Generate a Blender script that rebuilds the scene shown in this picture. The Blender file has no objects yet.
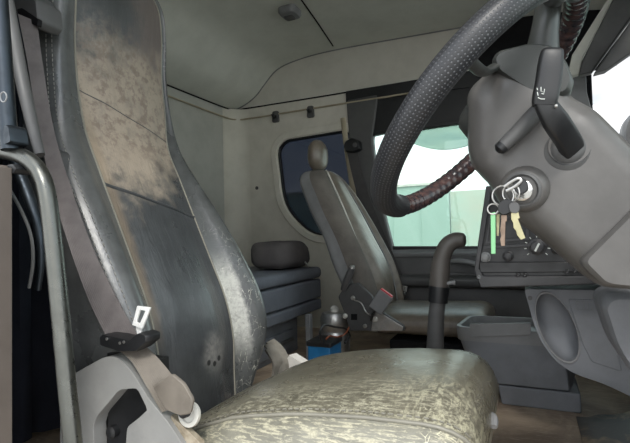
import bpy, bmesh, random
from math import sin, cos, pi, radians, sqrt, atan2
from mathutils import Vector as V, Matrix

# ---------------------------------------------------------------- camera
YAW, PITCH, ROLL = radians(25), radians(1.7), radians(1.5)
CAM = V((.57, -.92, .70)); F = 460.0
fw = V((-sin(YAW)*cos(PITCH), cos(YAW)*cos(PITCH), sin(PITCH)))
_r0 = V((cos(YAW), sin(YAW), 0)); _u0 = _r0.cross(fw)
RT = _r0*cos(ROLL) - _u0*sin(ROLL); UP = _u0*cos(ROLL) + _r0*sin(ROLL)
sc = bpy.context.scene
C = sc.collection
cd = bpy.data.cameras.new('camera'); co = bpy.data.objects.new('camera', cd); C.objects.link(co)
cd.sensor_width = 36; cd.lens = F/630*36; cd.clip_start = .01; cd.clip_end = 500
co.matrix_world = Matrix(((RT.x, UP.x, -fw.x, CAM.x), (RT.y, UP.y, -fw.y, CAM.y), (RT.z, UP.z, -fw.z, CAM.z), (0, 0, 0, 1)))
sc.camera = co
sc.view_settings.view_transform = 'Standard'
sc.view_settings.look = 'None'
sc.view_settings.exposure = 1.25
sc.cycles.diffuse_bounces = 8; sc.cycles.max_bounces = 14; sc.cycles.transparent_max_bounces = 12
sc.view_settings.gamma = 1

# ---------------------------------------------------------------- node helper
class G:
    def __init__(s, tree): s.t = tree; s.n = tree.nodes; s.l = tree.links
    def set(s, sock, v):
        if v is None: return
        if isinstance(v, bpy.types.NodeSocket): s.l.new(v, sock)
        else:
            if sock.type == 'RGBA' and len(v) == 3: v = (*v, 1)
            sock.default_value = v
    def math(s, op, a, b=None, c=None, clamp=False):
        n = s.n.new('ShaderNodeMath'); n.operation = op; n.use_clamp = clamp
        for i, v in enumerate((a, b, c)):
            if v is not None: s.set(n.inputs[i], v)
        return n.outputs[0]
    def mix(s, f, a, b):
        n = s.n.new('ShaderNodeMix'); n.data_type = 'RGBA'
        s.set(n.inputs[0], f); s.set(n.inputs[6], a); s.set(n.inputs[7], b)
        return n.outputs[2]
    def ramp(s, f, lo, hi, a=0.0, b=1.0):
        n = s.n.new('ShaderNodeMapRange'); n.interpolation_type = 'SMOOTHSTEP'
        s.set(n.inputs[0], f); n.inputs[1].default_value = lo; n.inputs[2].default_value = hi
        n.inputs[3].default_value = a; n.inputs[4].default_value = b
        return n.outputs[0]
    def coord(s, which='Object'):
        return s.n.new('ShaderNodeTexCoord').outputs[which]
    def mapping(s, v, scale=(1, 1, 1), rot=(0, 0, 0), loc=(0, 0, 0)):
        n = s.n.new('ShaderNodeMapping'); s.set(n.inputs[0], v)
        n.inputs[1].default_value = loc; n.inputs[2].default_value = rot; n.inputs[3].default_value = scale
        return n.outputs[0]
    def noise(s, v, scale, detail=4, rough=.6, dist=0):
        n = s.n.new('ShaderNodeTexNoise'); s.set(n.inputs['Vector'], v)
        n.inputs['Scale'].default_value = scale; n.inputs['Detail'].default_value = detail
        n.inputs['Roughness'].default_value = rough; n.inputs['Distortion'].default_value = dist
        return n.outputs[0]
    def vor(s, v, scale, feature='F1', rnd=1.0):
        n = s.n.new('ShaderNodeTexVoronoi'); n.feature = feature; s.set(n.inputs['Vector'], v)
        n.inputs['Scale'].default_value = scale; n.inputs['Randomness'].default_value = rnd
        return n.outputs[0]
    def sep(s, v):
        n = s.n.new('ShaderNodeSeparateXYZ'); s.set(n.inputs[0], v); return n.outputs
    def bump(s, h, strength=.3, dist=.002, normal=None):
        n = s.n.new('ShaderNodeBump'); s.set(n.inputs['Height'], h)
        n.inputs['Strength'].default_value = strength; n.inputs['Distance'].default_value = dist
        if normal is not None: s.set(n.inputs['Normal'], normal)
        return n.outputs[0]

def srgb(*c):
    return tuple(((x/255)/12.92 if x/255 <= .04045 else ((x/255+.055)/1.055)**2.4) for x in c)

def newmat(name):
    m = bpy.data.materials.new(name); m.use_nodes = True
    g = G(m.node_tree); b = g.n['Principled BSDF']
    return m, g, b

# ---------------------------------------------------------------- world and lights
w = bpy.data.worlds.new('sky'); sc.world = w; w.use_nodes = True
g = G(w.node_tree); bg = g.n['Background']
d = g.coord('Generated')
cl = g.ramp(g.noise(g.mapping(d, (1, 1, 2.5)), 2.6, 5, .6, .4), .38, .62)
up = g.ramp(g.sep(d)[2], -.02, .5)
sky = g.mix(up, srgb(222, 229, 234), srgb(192, 208, 226))
g.set(bg.inputs[0], g.mix(cl, sky, (1, .985, .96)))
bg.inputs[1].default_value = 1.15
sd = bpy.data.lights.new('sun', 'SUN'); sd.energy = 1.0; sd.angle = radians(15); sd.color = (1, .96, .9)
so = bpy.data.objects.new('sun', sd); C.objects.link(so)
so.rotation_euler = V((-.28, .62, -.72)).to_track_quat('-Z', 'Y').to_euler()

# ---------------------------------------------------------------- projection of photo pixels to real planes
def on(px, py, **k):
    a = 'xyz'.index(list(k)[0]); v = list(k.values())[0]
    r = fw*F + RT*(px-315) + UP*(221.5-py)
    return CAM + r*((v-CAM[a])/r[a])
def onl(pts, **k): return [on(*p, **k) for p in pts]

# ---------------------------------------------------------------- objects
def thing(name, label, cat, loc=(0, 0, 0), group=None):
    o = bpy.data.objects.new(name, None); C.objects.link(o); o.location = loc; o.empty_display_size = .05
    o['label'] = label; o['category'] = cat
    if group: o['group'] = group
    return o
def wloc(o):
    p = V((0, 0, 0))
    while o is not None: p += o.location; o = o.parent
    return p
def obj(name, geo, mat, parent=None, label=None, cat=None, kind=None, group=None, bevel=0, seg=3, smooth=True, angle=40, origin=None):
    """geo = (verts, faces[, uvs]) in world coordinates"""
    vs, fs = geo[0], geo[1]
    if parent is None and origin is None and cat:
        vv = [V(v) for v in vs]
        origin = V((sum(v.x for v in vv)/len(vv), sum(v.y for v in vv)/len(vv), min(v.z for v in vv)))
    off = wloc(parent) + (V(origin) if origin else V((0, 0, 0)))
    me = bpy.data.meshes.new(name)
    me.from_pydata([tuple(V(v)-off) for v in vs], [], fs)
    if len(geo) > 2 and geo[2]:
        uv = me.uv_layers.new(name='UVMap')
        for lp in me.loops: uv.data[lp.index].uv = geo[2][lp.vertex_index]
    bm = bmesh.new(); bm.from_mesh(me); bmesh.ops.recalc_face_normals(bm, faces=bm.faces); bm.to_mesh(me); bm.free()
    o = bpy.data.objects.new(name, me); C.objects.link(o)
    if parent is not None: o.parent = parent
    if origin: o.location = V(origin)
    me.materials.append(mat)
    if smooth:
        for p in me.polygons: p.use_smooth = True
        me.set_sharp_from_angle(angle=radians(angle))
    if bevel:
        b = o.modifiers.new('bevel', 'BEVEL'); b.width = bevel; b.segments = seg; b.limit_method = 'ANGLE'; b.angle_limit = radians(35)
        b.harden_normals = False
    if label: o['label'] = label
    if cat: o['category'] = cat
    if kind: o['kind'] = kind
    if group: o['group'] = group
    return o

def catmull(P, n=6, closed=False):
    P = [V(p) for p in P]; out = []; N = len(P)
    rng = range(N if closed else N-1)
    for i in rng:
        p1, p2 = P[i], P[(i+1) % N]
        p0 = P[(i-1) % N] if closed or i > 0 else p1*2-p2
        p3 = P[(i+2) % N] if closed or i < N-2 else p2*2-p1
        for k in range(n):
            t = k/n
            out.append(.5*((2*p1)+(p2-p0)*t+(2*p0-5*p1+4*p2-p3)*t*t+(3*p1-p0-3*p2+p3)*t**3))
    if not closed: out.append(P[-1])
    return out

def join(*gs):
    vs, fs, us = [], [], []
    hasuv = any(len(g_) > 2 and g_[2] for g_ in gs)
    for g_ in gs:
        k = len(vs); vs += list(g_[0]); fs += [[i+k for i in f] for f in g_[1]]
        us += list(g_[2]) if len(g_) > 2 and g_[2] else [(0, 0)]*len(g_[0])
    return (vs, fs, us if hasuv else None)

def tube(P, r, n=10, smooth=0, closed=False, flat=1.0, updir=None, uvs=True):
    P = [V(p) for p in P]
    if not isinstance(r, (list, tuple)): r = [r]*len(P)
    if smooth:
        Q = catmull(P, smooth, closed); rr = catmull([V((x, 0, 0)) for x in r], smooth, closed); r = [q.x for q in rr]; P = Q
    N = len(P); vs, fs, us = [], [], []
    t0 = (P[1]-P[0]).normalized()
    nrm = V(updir) if updir else (V((0, 0, 1)) if abs(t0.z) < .9 else V((1, 0, 0)))
    L = 0
    for i in range(N):
        if closed: t = (P[(i+1) % N]-P[i-1]).normalized()
        else: t = (P[min(i+1, N-1)]-P[max(i-1, 0)]).normalized()
        nrm = (nrm - t*nrm.dot(t)).normalized(); bn = t.cross(nrm)
        if i: L += (P[i]-P[i-1]).length
        for k in range(n):
            a = 2*pi*k/n
            vs.append(P[i]+nrm*cos(a)*r[i]*flat+bn*sin(a)*r[i]); us.append((k/n, L))
    for i in range(N if closed else N-1):
        j = (i+1) % N
        for k in range(n): fs.append([i*n+k, i*n+(k+1) % n, j*n+(k+1) % n, j*n+k])
    if not closed: fs.append(list(range(n))[::-1]); fs.append([(N-1)*n+k for k in range(n)])
    return (vs, fs, us)

def rounded(P, rad, n=4):
    """round the corners of a closed planar polygon"""
    P = [V(p) for p in P]; out = []; N = len(P)
    for i in range(N):
        a, b, c = P[i-1], P[i], P[(i+1) % N]
        r = rad[i] if isinstance(rad, (list, tuple)) else rad
        la, lc = (a-b).length, (c-b).length; q = min(r, la*.48, lc*.48)
        if q < 1e-5: out.append(b); continue
        s, e = b+(a-b)*(q/la), b+(c-b)*(q/lc)
        for k in range(n+1):
            t = k/n; out.append(s*(1-t)**2+b*2*t*(1-t)+e*t*t)
    return out

def prism(P, d):
    """closed planar outline extruded by vector d"""
    P = [V(p) for p in P]; d = V(d); n = len(P)
    return (P+[p+d for p in P], [list(range(n))[::-1], [n+i for i in range(n)]]+[[i, (i+1) % n, n+(i+1) % n, n+i] for i in range(n)])

def frame_prism(A, B, d):
    """ring between outline A (outer) and B (inner) with the same count, extruded by d"""
    A = [V(p) for p in A]; B = [V(p) for p in B]; d = V(d); n = len(A)
    vs = A+B+[p+d for p in A]+[p+d for p in B]; fs = []
    for i in range(n):
        j = (i+1) % n
        fs += [[i, j, n+j, n+i], [2*n+i, 3*n+i, 3*n+j, 2*n+j], [i, 2*n+i, 2*n+j, j], [n+i, n+j, 3*n+j, 3*n+i]]
    return (vs, fs)

def pillow(P, steps, d=(0, 1, 0)):
    """outline P lofted with (scale, offset along d) steps"""
    P = [V(p) for p in P]; d = V(d); n = len(P); c = sum(P, V())/n
    vs, fs = [], []
    for s, o in steps: vs += [c+(p-c)*s+d*o for p in P]
    for k in range(len(steps)-1):
        for i in range(n):
            j = (i+1) % n; fs.append([k*n+i, k*n+j, (k+1)*n+j, (k+1)*n+i])
    fs.append(list(range(n))[::-1]); m = (len(steps)-1)*n; fs.append([m+i for i in range(n)])
    return (vs, fs)

def inset(P, dist):
    """shrink a closed outline lying in an XZ plane"""
    P = [V(p) for p in P]; n = len(P); out = []
    area = sum(P[i-1].x*P[i].z-P[i].x*P[i-1].z for i in range(n)); s = 1 if area > 0 else -1
    for i in range(n):
        a = (P[i]-P[i-1]); b = (P[(i+1) % n]-P[i])
        a = a.normalized() if a.length > 1e-7 else b.normalized(); b = b.normalized() if b.length > 1e-7 else a
        n1, n2 = V((-a.z, 0, a.x))*s, V((-b.z, 0, b.x))*s
        m = (n1+n2); m = m.normalized() if m.length > 1e-6 else n1
        out.append(P[i]+m*dist/max(.4, m.dot(n1)))
    return out

def box(x0, x1, y0, y1, z0, z1):
    return prism([(x0, y0, z0), (x1, y0, z0), (x1, y1, z0), (x0, y1, z0)], (0, 0, z1-z0))
def obox(c, ux, uy, uz, sx, sy, sz):
    c, ux, uy, uz = V(c), V(ux).normalized()*sx/2, V(uy).normalized()*sy/2, V(uz).normalized()*sz/2
    return prism([c-ux-uy-uz, c+ux-uy-uz, c+ux+uy-uz, c-ux+uy-uz], uz*2)

def lathe(c, axis, prof, n=28, up=None):
    """prof = list of (radius, distance along axis)"""
    c, a = V(c), V(axis).normalized(); u = V((0, 0, 1)) if abs(a.z) < .9 else V((1, 0, 0))
    u = (u-a*u.dot(a)).normalized(); b = a.cross(u); vs, fs, us = [], [], []
    for r, h in prof:
        for k in range(n):
            t = 2*pi*k/n; vs.append(c+a*h+u*cos(t)*r+b*sin(t)*r); us.append((k/n, h))
    for i in range(len(prof)-1):
        for k in range(n): fs.append([i*n+k, i*n+(k+1) % n, (i+1)*n+(k+1) % n, (i+1)*n+k])
    fs.append(list(range(n))[::-1]); fs.append([(len(prof)-1)*n+k for k in range(n)])
    return (vs, fs, us)

def ribbon(Lp, Rp, thick, n=8, ny=3, uvscale=1):
    """a strap between two edge polylines"""
    A, B = catmull(Lp, n), catmull(Rp, n); N = len(A); vs, us, fs = [], [], []
    L = 0
    for i in range(N):
        t = (A[min(i+1, N-1)]-A[max(i-1, 0)]).normalized(); nn = (B[i]-A[i]).cross(t).normalized()
        if i: L += (A[i]-A[i-1]).length
        for s in (1, -1):
            for k in range(ny):
                f = k/(ny-1); f = f if s == 1 else 1-f
                vs.append(A[i].lerp(B[i], f)+nn*s*thick/2); us.append((f, L*uvscale))
    m = 2*ny
    for i in range(N-1):
        for k in range(m): fs.append([i*m+k, i*m+(k+1) % m, (i+1)*m+(k+1) % m, (i+1)*m+k])
    fs.append(list(range(m))[::-1]); fs.append([(N-1)*m+k for k in range(m)])
    return (vs, fs, us)

def sheet(rows, thick=0, uvf=None):
    """grid of points rows[i][j]"""
    n, m = len(rows), len(rows[0]); vs = [V(p) for r in rows for p in r]
    us = [uvf(p) if uvf else (j/(m-1), i/(n-1)) for i, r in enumerate(rows) for j, p in enumerate(r)]
    fs = [[i*m+j, i*m+j+1, (i+1)*m+j+1, (i+1)*m+j] for i in range(n-1) for j in range(m-1)]
    return (vs, fs, us)

# ---------------------------------------------------------------- materials
def plastic(name, col, rough=.55, col2=None, grain=900, gb=.12, dirt=.25, spec=.5, nscale=6):
    m, g, b = newmat(name); o = g.coord()
    n1 = g.noise(o, nscale, 5, .65); c2 = col2 or tuple(x*(1-dirt) for x in col)
    g.set(b.inputs['Base Color'], g.mix(g.ramp(n1, .35, .7), col, c2))
    g.set(b.inputs['Roughness'], g.ramp(g.noise(o, nscale*3, 4), .3, .7, rough-.08, rough+.1))
    b.inputs['Specular IOR Level'].default_value = spec
    g.set(b.inputs['Normal'], g.bump(g.noise(o, grain, 2), gb, .0006))
    return m
def metal(name, col, rough=.3, dirt=0.3):
    m, g, b = newmat(name); o = g.coord()
    g.set(b.inputs['Base Color'], g.mix(g.ramp(g.noise(o, 30, 5), .4, .75), col, tuple(x*(1-dirt) for x in col)))
    b.inputs['Metallic'].default_value = .9
    g.set(b.inputs['Roughness'], g.ramp(g.noise(o, 60, 4), .3, .7, rough*.8, rough*1.4))
    return m
def webbing(name, col, rough=.7):
    m, g, b = newmat(name); u = g.coord('UV'); s = g.sep(u)
    wv = g.math('MULTIPLY', g.math('ADD', g.math('SINE', g.math('MULTIPLY', s[0], 90)), 1), .5)
    w2 = g.math('MULTIPLY', g.math('ADD', g.math('SINE', g.math('MULTIPLY', s[1], 2600)), 1), .5)
    n = g.noise(g.coord(), 25, 5)
    g.set(b.inputs['Base Color'], g.mix(g.ramp(n, .35, .75), col, tuple(x*.7 for x in col)))
    b.inputs['Roughness'].default_value = rough
    g.set(b.inputs['Normal'], g.bump(g.math('ADD', wv, w2), .35, .0006))
    return m
def fabric(name, col, col2=None, rough=.9, wr=.004, ws=9):
    m, g, b = newmat(name); o = g.coord()
    g.set(b.inputs['Base Color'], g.mix(g.ramp(g.noise(o, 7, 5), .3, .7), col, col2 or tuple(x*.75 for x in col)))
    b.inputs['Roughness'].default_value = rough; b.inputs['Specular IOR Level'].default_value = .25
    n = g.bump(g.noise(o, ws, 5, .6, 1.2), .6, wr)
    g.set(b.inputs['Normal'], g.bump(g.noise(o, 700, 2), .25, .0008, n))
    return m

def leather(name, base, rough=.38, spec=.5, patches=(), scratch=None, wrinkle=.5, wscale=(1, 1, 1), coat=0.0):
    """patches: list of (uv mask fn(g,u,v,noise) -> socket, colour, roughness)"""
    m, g, b = newmat(name); o = g.coord(); uv = g.coord('UV'); s = g.sep(uv); u, v = s[0], s[1]
    nl = g.noise(o, 5, 5, .6); nm = g.noise(o, 22, 6, .65); nf = g.noise(o, 90, 5, .7)
    col = g.mix(g.ramp(nm, .35, .7), base, tuple(x*.72 for x in base))
    ro = g.ramp(nl, .3, .7, rough-.08, rough+.1)
    for fn, pc, pr in patches:
        k = fn(g, u, v, nl, nm, nf)
        col = g.mix(k, col, pc)
        n = g.n.new('ShaderNodeMix'); g.set(n.inputs[0], k); g.set(n.inputs[2], ro); n.inputs[3].default_value = pr; ro = n.outputs[0]
    if scratch:
        sc_col, amount, maskfn = scratch
        d1 = g.vor(g.mapping(o, (1, 1, .35), (.4, .3, .2)), 55, 'DISTANCE_TO_EDGE')
        d2 = g.vor(g.mapping(o, (.5, 1, 1), (.9, .1, .7)), 38, 'DISTANCE_TO_EDGE')
        l1 = g.ramp(d1, .0, .03, 1, 0); l2 = g.ramp(d2, .0, .02, 1, 0)
        k = g.math('MULTIPLY', g.math('MAXIMUM', l1, l2), g.ramp(nf, .42, .6))
        k = g.math('MULTIPLY', k, g.ramp(nm, .45, .62))
        if maskfn: k = g.math('MULTIPLY', k, maskfn(g, u, v, nl, nm, nf))
        k = g.math('MULTIPLY', k, amount, clamp=True)
        col = g.mix(k, col, sc_col)
    g.set(b.inputs['Base Color'], col); g.set(b.inputs['Roughness'], ro)
    b.inputs['Specular IOR Level'].default_value = spec
    b.inputs['Coat Weight'].default_value = coat; b.inputs['Coat Roughness'].default_value = .25
    big = g.bump(g.noise(g.mapping(o, wscale), 14, 5, .6, 1.0), wrinkle, .006)
    pore = g.bump(g.vor(o, 700), .15, .0007, big)
    g.set(b.inputs['Normal'], pore)
    return m

def band(g, x, a, b_, soft):  # 1 inside [a,b]
    return g.math('MULTIPLY', g.ramp(x, a-soft, a+soft), g.ramp(x, b_-soft, b_+soft, 1, 0))
def brown_patch(g, u, v, nl, nm, nf):
    # worn zone: from z .84 to 1.25, upper edge slopes down to the far side
    vv = g.math('ADD', v, g.math('MULTIPLY', g.math('SUBTRACT', nl, .5), .35))
    vv = g.math('ADD', vv, g.math('MULTIPLY', u, .10))
    vv = g.math('ADD', vv, g.math('MULTIPLY', g.math('SUBTRACT', nm, .5), .22))
    return g.math('MULTIPLY', band(g, vv, .86, 1.20, .07), g.ramp(nm, .2, .55, .55, 1.0))
def brown_dark(g, u, v, nl, nm, nf):
    vv = g.math('ADD', v, g.math('MULTIPLY', g.math('SUBTRACT', nl, .5), .3))
    return g.math('MULTIPLY', g.math('MULTIPLY', g.ramp(vv, .95, 1.2), g.ramp(g.math('ADD', u, g.math('MULTIPLY', g.math('SUBTRACT', nm, .5), .2)), -.02, .1)), .75)
def brown_mottle(g, u, v, nl, nm, nf):
    o = g.coord(); n = g.noise(o, 38, 6, .7)
    return g.math('MULTIPLY', g.math('MULTIPLY', g.ramp(n, .45, .62), band(g, g.math('ADD', v, g.math('MULTIPLY', u, .1)), .92, 1.26, .06)), .75)
def dots(g, u, v, nl, nm, nf):
    out = None
    for a, c_ in ((.015, .388), (.038, .380), (.058, .389)):
        du = g.math('SUBTRACT', u, a); dv = g.math('SUBTRACT', v, c_)
        r = g.math('SQRT', g.math('ADD', g.math('MULTIPLY', du, du), g.math('MULTIPLY', dv, dv)))
        k = g.ramp(r, .005, .009, 1, 0); out = k if out is None else g.math('MAXIMUM', out, k)
    return out
def dust_spot(g, u, v, nl, nm, nf):
    du = g.math('SUBTRACT', u, .045); dv = g.math('SUBTRACT', v, .405)
    r = g.math('SQRT', g.math('ADD', g.math('MULTIPLY', du, du), g.math('MULTIPLY', dv, dv)))
    return g.math('MULTIPLY', g.ramp(g.math('ADD', r, g.math('MULTIPLY', nm, .04)), .04, .085, 1, 0), g.ramp(nf, .3, .7, .3, .8))
def pale_sheen(g, u, v, nl, nm, nf):  # bright stripe beside the far piping: sky reflection painted over scuffed leather
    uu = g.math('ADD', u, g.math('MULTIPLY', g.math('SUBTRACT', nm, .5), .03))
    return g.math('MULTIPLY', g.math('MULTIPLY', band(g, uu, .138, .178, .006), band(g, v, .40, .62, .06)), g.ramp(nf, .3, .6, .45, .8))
def edge_wear(g, u, v, nl, nm, nf):
    k = g.ramp(g.math('ADD', u, g.math('MULTIPLY', nm, .03)), -.115, -.09, 1, 0)
    return g.math('MULTIPLY', g.math('MULTIPLY', k, band(g, v, .5, 1.0, .1)), .5)

M = {}
M['insert'] = leather('black leather with brown wear', srgb(64, 66, 68), .33, .6, [
    (brown_dark, srgb(108, 98, 94), .45), (brown_patch, srgb(152, 140, 125), .6), (brown_mottle, srgb(108, 94, 84), .55), (edge_wear, srgb(150, 132, 110), .6), (dust_spot, srgb(140, 137, 132), .75), (dots, srgb(25, 25, 26), .7)], wrinkle=.4, wscale=(1, 4.0, .8), coat=.5)
M['bolster'] = leather('black leather with pale scratches', srgb(76, 78, 78), .30, .6, [(pale_sheen, srgb(190, 190, 182), .35)],
    scratch=(srgb(215, 213, 200), 1.0, lambda g, u, v, nl, nm, nf: g.math('MULTIPLY', g.ramp(u, .1, .16), g.ramp(v, .8, .6))), wrinkle=.3, coat=.4)
M['bolster_near'] = leather('black grained leather', srgb(90, 92, 92), .30, .7, [], wrinkle=.35, coat=.5)
M['shell'] = leather('dark seat shell vinyl', srgb(78, 78, 78), .5, .4, [], wrinkle=.15)
def streaks(g, amount, kind=1):
    o = g.coord(); a = g.noise(g.mapping(o, (1, 5, 7), (0, .1, .15)) if kind == 1 else g.mapping(o, (3, 1.2, 2), (.4, .3, .8)), 30, 7, .75, .6)
    b_ = g.noise(o, 160, 4, .7)
    return g.math('MULTIPLY', g.math('MULTIPLY', g.ramp(a, .47, .58), g.ramp(b_, .35, .55, .35, 1)), amount, clamp=True)
def yel_side(g, u, v, nl, nm, nf):   # u = x, v = z: rubbed zone just above and below the seam
    k = streaks(g, 1.0)
    zz = g.math('ADD', v, g.math('MULTIPLY', g.math('SUBTRACT', nl, .5), .12))
    return g.math('MULTIPLY', k, band(g, zz, .30, .50, .05))
M['cushion'] = leather('olive grey cracked leather', srgb(108, 104, 90), .32, .6, [
    (lambda g, u, v, nl, nm, nf: streaks(g, g.math('MULTIPLY', g.ramp(g.math('SUBTRACT', g.math('MULTIPLY', nl, .25), v), .16, .34), .8)), srgb(178, 174, 152), .45),
    (lambda g, u, v, nl, nm, nf: streaks(g, g.math('MULTIPLY', g.ramp(u, .30, .44), g.ramp(v, .0, -.16, 0, .75)), 2), srgb(188, 184, 158), .5)],
    scratch=(srgb(205, 200, 175), .8, lambda g, u, v, nl, nm, nf: g.ramp(g.math('SUBTRACT', g.math('MULTIPLY', u, .6), v), .1, .4)), wrinkle=.35)
def crack(g, u, v, nl, nm, nf):
    return g.math('MULTIPLY', g.ramp(u, .30, .42), 1.0)
M['cushion_side'] = leather('olive grey leather rubbed yellow', srgb(128, 126, 114), .36, .6, [
    (yel_side, srgb(180, 175, 152), .5)],
    scratch=(srgb(224, 218, 188), 1.0, crack), wrinkle=.45, wscale=(.6, 1, 1.4))
M['piping'] = plastic('worn pale piping', srgb(132, 129, 118), .5, grain=300)
M['stitch'] = plastic('grey stitching', srgb(140, 138, 132), .7)
M['belt'] = webbing('grey brown belt webbing', srgb(112, 106, 105))
M['belt_worn'] = webbing('worn belt webbing', srgb(116, 109, 100))
M['belt_dark'] = webbing('dark belt webbing', srgb(62, 60, 60))
M['chrome'] = metal('chrome', (.75, .75, .74), .18)
M['bright'] = metal('bright latch metal', (.92, .92, .90), .5, .1); M['bright'].node_tree.nodes['Principled BSDF'].inputs['Metallic'].default_value = .3
M['steel'] = metal('bare steel', (.55, .54, .52), .35)
M['tube'] = metal('grab rail lacquered steel', srgb(98, 99, 95), .30, .06)
M['brass'] = metal('key brass', srgb(172, 166, 132), .4)
M['bronze'] = metal('key bronze', srgb(140, 122, 108), .45)
M['black'] = plastic('black plastic', srgb(30, 31, 33), .42)
M['black_matt'] = plastic('matt black', srgb(22, 22, 24), .8, spec=.2)
M['dgrey'] = plastic('dark grey plastic', srgb(84, 84, 84), .5)
M['mgrey'] = plastic('mid grey plastic', srgb(130, 131, 132), .5)
M['bluegrey'] = plastic('blue grey dash plastic', srgb(120, 123, 128), .55)
M['shroud'] = plastic('column grey plastic', srgb(92, 90, 88), .38, srgb(78, 76, 74))
M['hub'] = plastic('dark green grey plastic', srgb(60, 62, 60), .38)
M['upillar'] = metal('dark blue grey painted pillar', srgb(62, 68, 74), .4, .1)
M['panel'] = plastic('switch panel black', srgb(24, 24, 26), .35)
M['bezel'] = plastic('bezel dark grey', srgb(58, 58, 60), .4)
M['lever'] = plastic('worn lever grip', srgb(88, 84, 80), .4)
M['frame_grey'] = plastic('seat frame grey', srgb(152, 152, 150), .38)
M['lining'] = plastic('grey headliner', srgb(212, 213, 204), .85, srgb(203, 204, 195), grain=500, spec=.2)
M['sidelining'] = plastic('beige grey wall lining', srgb(208, 204, 193), .75, srgb(196, 192, 181), grain=500, spec=.25)
M['fascia'] = plastic('warm grey fascia lining', srgb(200, 197, 187), .75, srgb(190, 187, 177), grain=500, spec=.25)
M['rearlining'] = plastic('grey rear wall lining', srgb(182, 182, 175), .85, srgb(172, 172, 165), grain=500, spec=.2)
M['bunk'] = fabric('blue grey bunk vinyl', srgb(122, 126, 134), srgb(110, 114, 122), .65, .003, 6)
M['bag'] = fabric('dark grey cloth', srgb(108, 104, 103), srgb(92, 88, 88), .9, .006, 12)
M['cover'] = fabric('grey seat cover cloth', srgb(112, 107, 101), srgb(94, 90, 85), .8, .006, 16)
M['cover_shiny'] = leather('grey brown seat cover', srgb(116, 107, 96), .36, .5, [], wrinkle=.4)
M['curtain'] = fabric('dark navy curtain', srgb(52, 56, 68), srgb(42, 45, 55), .9, .002)
M['paper'] = plastic('paper', srgb(215, 212, 205), .8)
M['rag'] = fabric('grey beige rag', srgb(135, 131, 122), srgb(95, 92, 86), .9, .004, 20)
M['blue'] = plastic('blue plastic', srgb(30, 100, 150), .4)
M['green'] = plastic('mint green plastic', srgb(140, 205, 150), .5)
M['red'] = plastic('red plastic', srgb(215, 70, 80), .4)
M['white'] = plastic('white plastic', srgb(215, 213, 205), .45)
M['bracket'] = plastic('dirty aluminium bracket', srgb(168, 158, 140), .5, srgb(120, 108, 90), nscale=30)
M['icon'] = plastic('white print', srgb(215, 220, 215), .6)
M['pillar'] = plastic('brown grey pillar paint', srgb(98, 90, 84), .5)
M['cream'] = plastic('cream trim edge', srgb(170, 160, 138), .6)
M['wire'] = plastic('orange brown wire', srgb(140, 75, 45), .5)

m, g, b = newmat('wheel cover with dimples'); s = g.sep(g.coord('UV'))
cv = g.n.new('ShaderNodeCombineXYZ'); g.set(cv.inputs[0], g.math('MULTIPLY', s[0], 26)); g.set(cv.inputs[1], g.math('MULTIPLY', s[1], 170))
dd = g.vor(cv.outputs[0], 1.0, 'F1', .15); dot = g.ramp(dd, .12, .3, 1, 0)
g.set(b.inputs['Base Color'], g.mix(g.math('MULTIPLY', dot, .4), srgb(36, 37, 40), srgb(120, 122, 126)))
b.inputs['Roughness'].default_value = .42
g.set(b.inputs['Normal'], g.bump(g.math('SUBTRACT', 1, dot), .7, .0012))
M['wheel'] = m
m, g, b = newmat('bare rim worn reddish'); s = g.sep(g.coord('UV')); n = g.noise(g.coord(), 60, 6, .7)
k = g.math('MULTIPLY', g.math('MULTIPLY', band(g, s[0], .52, .86, .08), g.ramp(n, .3, .72)), .8)
g.set(b.inputs['Base Color'], g.mix(k, srgb(40, 42, 48), srgb(100, 72, 66)))
b.inputs['Roughness'].default_value = .25
g.set(b.inputs['Normal'], g.bump(n, .2, .001))
M['rim'] = m
def glass(name, tint, alpha):
    m, g, b = newmat(name)
    tr = g.n.new('ShaderNodeBsdfTransparent'); tr.inputs[0].default_value = (*tint, 1)
    gl = g.n.new('ShaderNodeBsdfGlossy'); gl.inputs['Roughness'].default_value = .02
    fr = g.n.new('ShaderNodeFresnel'); fr.inputs[0].default_value = 1.45
    mx = g.n.new('ShaderNodeMixShader'); g.set(mx.inputs[0], fr.outputs[0]); g.l.new(tr.outputs[0], mx.inputs[1]); g.l.new(gl.outputs[0], mx.inputs[2])
    g.l.new(mx.outputs[0], g.n['Material Output'].inputs[0])
    return m
M['glass'] = glass('clear window glass', (.80, .88, .85), 1)
M['glass_dark'] = glass('privacy tinted glass', (.10, .11, .13), 1)
M['tint2'] = glass('grey windscreen shade band', (.42, .43, .44), 1)
M['tint'] = glass('smoke tinted acrylic', (.52, .6, .56), 1)
m, g, b = newmat('dusty rubber mat'); o = g.coord()
k = g.ramp(g.noise(o, 5, 6, .65, .5), .42, .66)
k2 = g.ramp(g.noise(g.mapping(o, (1, 5, 1), (0, 0, .5)), 22, 5, .7), .5, .75)
cc = g.mix(k, srgb(146, 128, 112), srgb(190, 170, 148)); g.set(b.inputs['Base Color'], g.mix(g.math('MULTIPLY', k2, .6), cc, srgb(215, 198, 175)))
b.inputs['Roughness'].default_value = .6
g.set(b.inputs['Normal'], g.bump(g.noise(o, 35, 6, .7), .4, .004))
M['floor'] = m
m, g, b = newmat('worn rubber footwell mat'); o = g.coord()
k = g.ramp(g.noise(o, 9, 6, .65, .8), .5, .72)
g.set(b.inputs['Base Color'], g.mix(k, srgb(104, 100, 96), srgb(190, 165, 132))); b.inputs['Roughness'].default_value = .55
g.set(b.inputs['Normal'], g.bump(g.noise(o, 40, 5), .4, .004))
M['mat'] = m
m, g, b = newmat('yard concrete'); o = g.coord()
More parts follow.
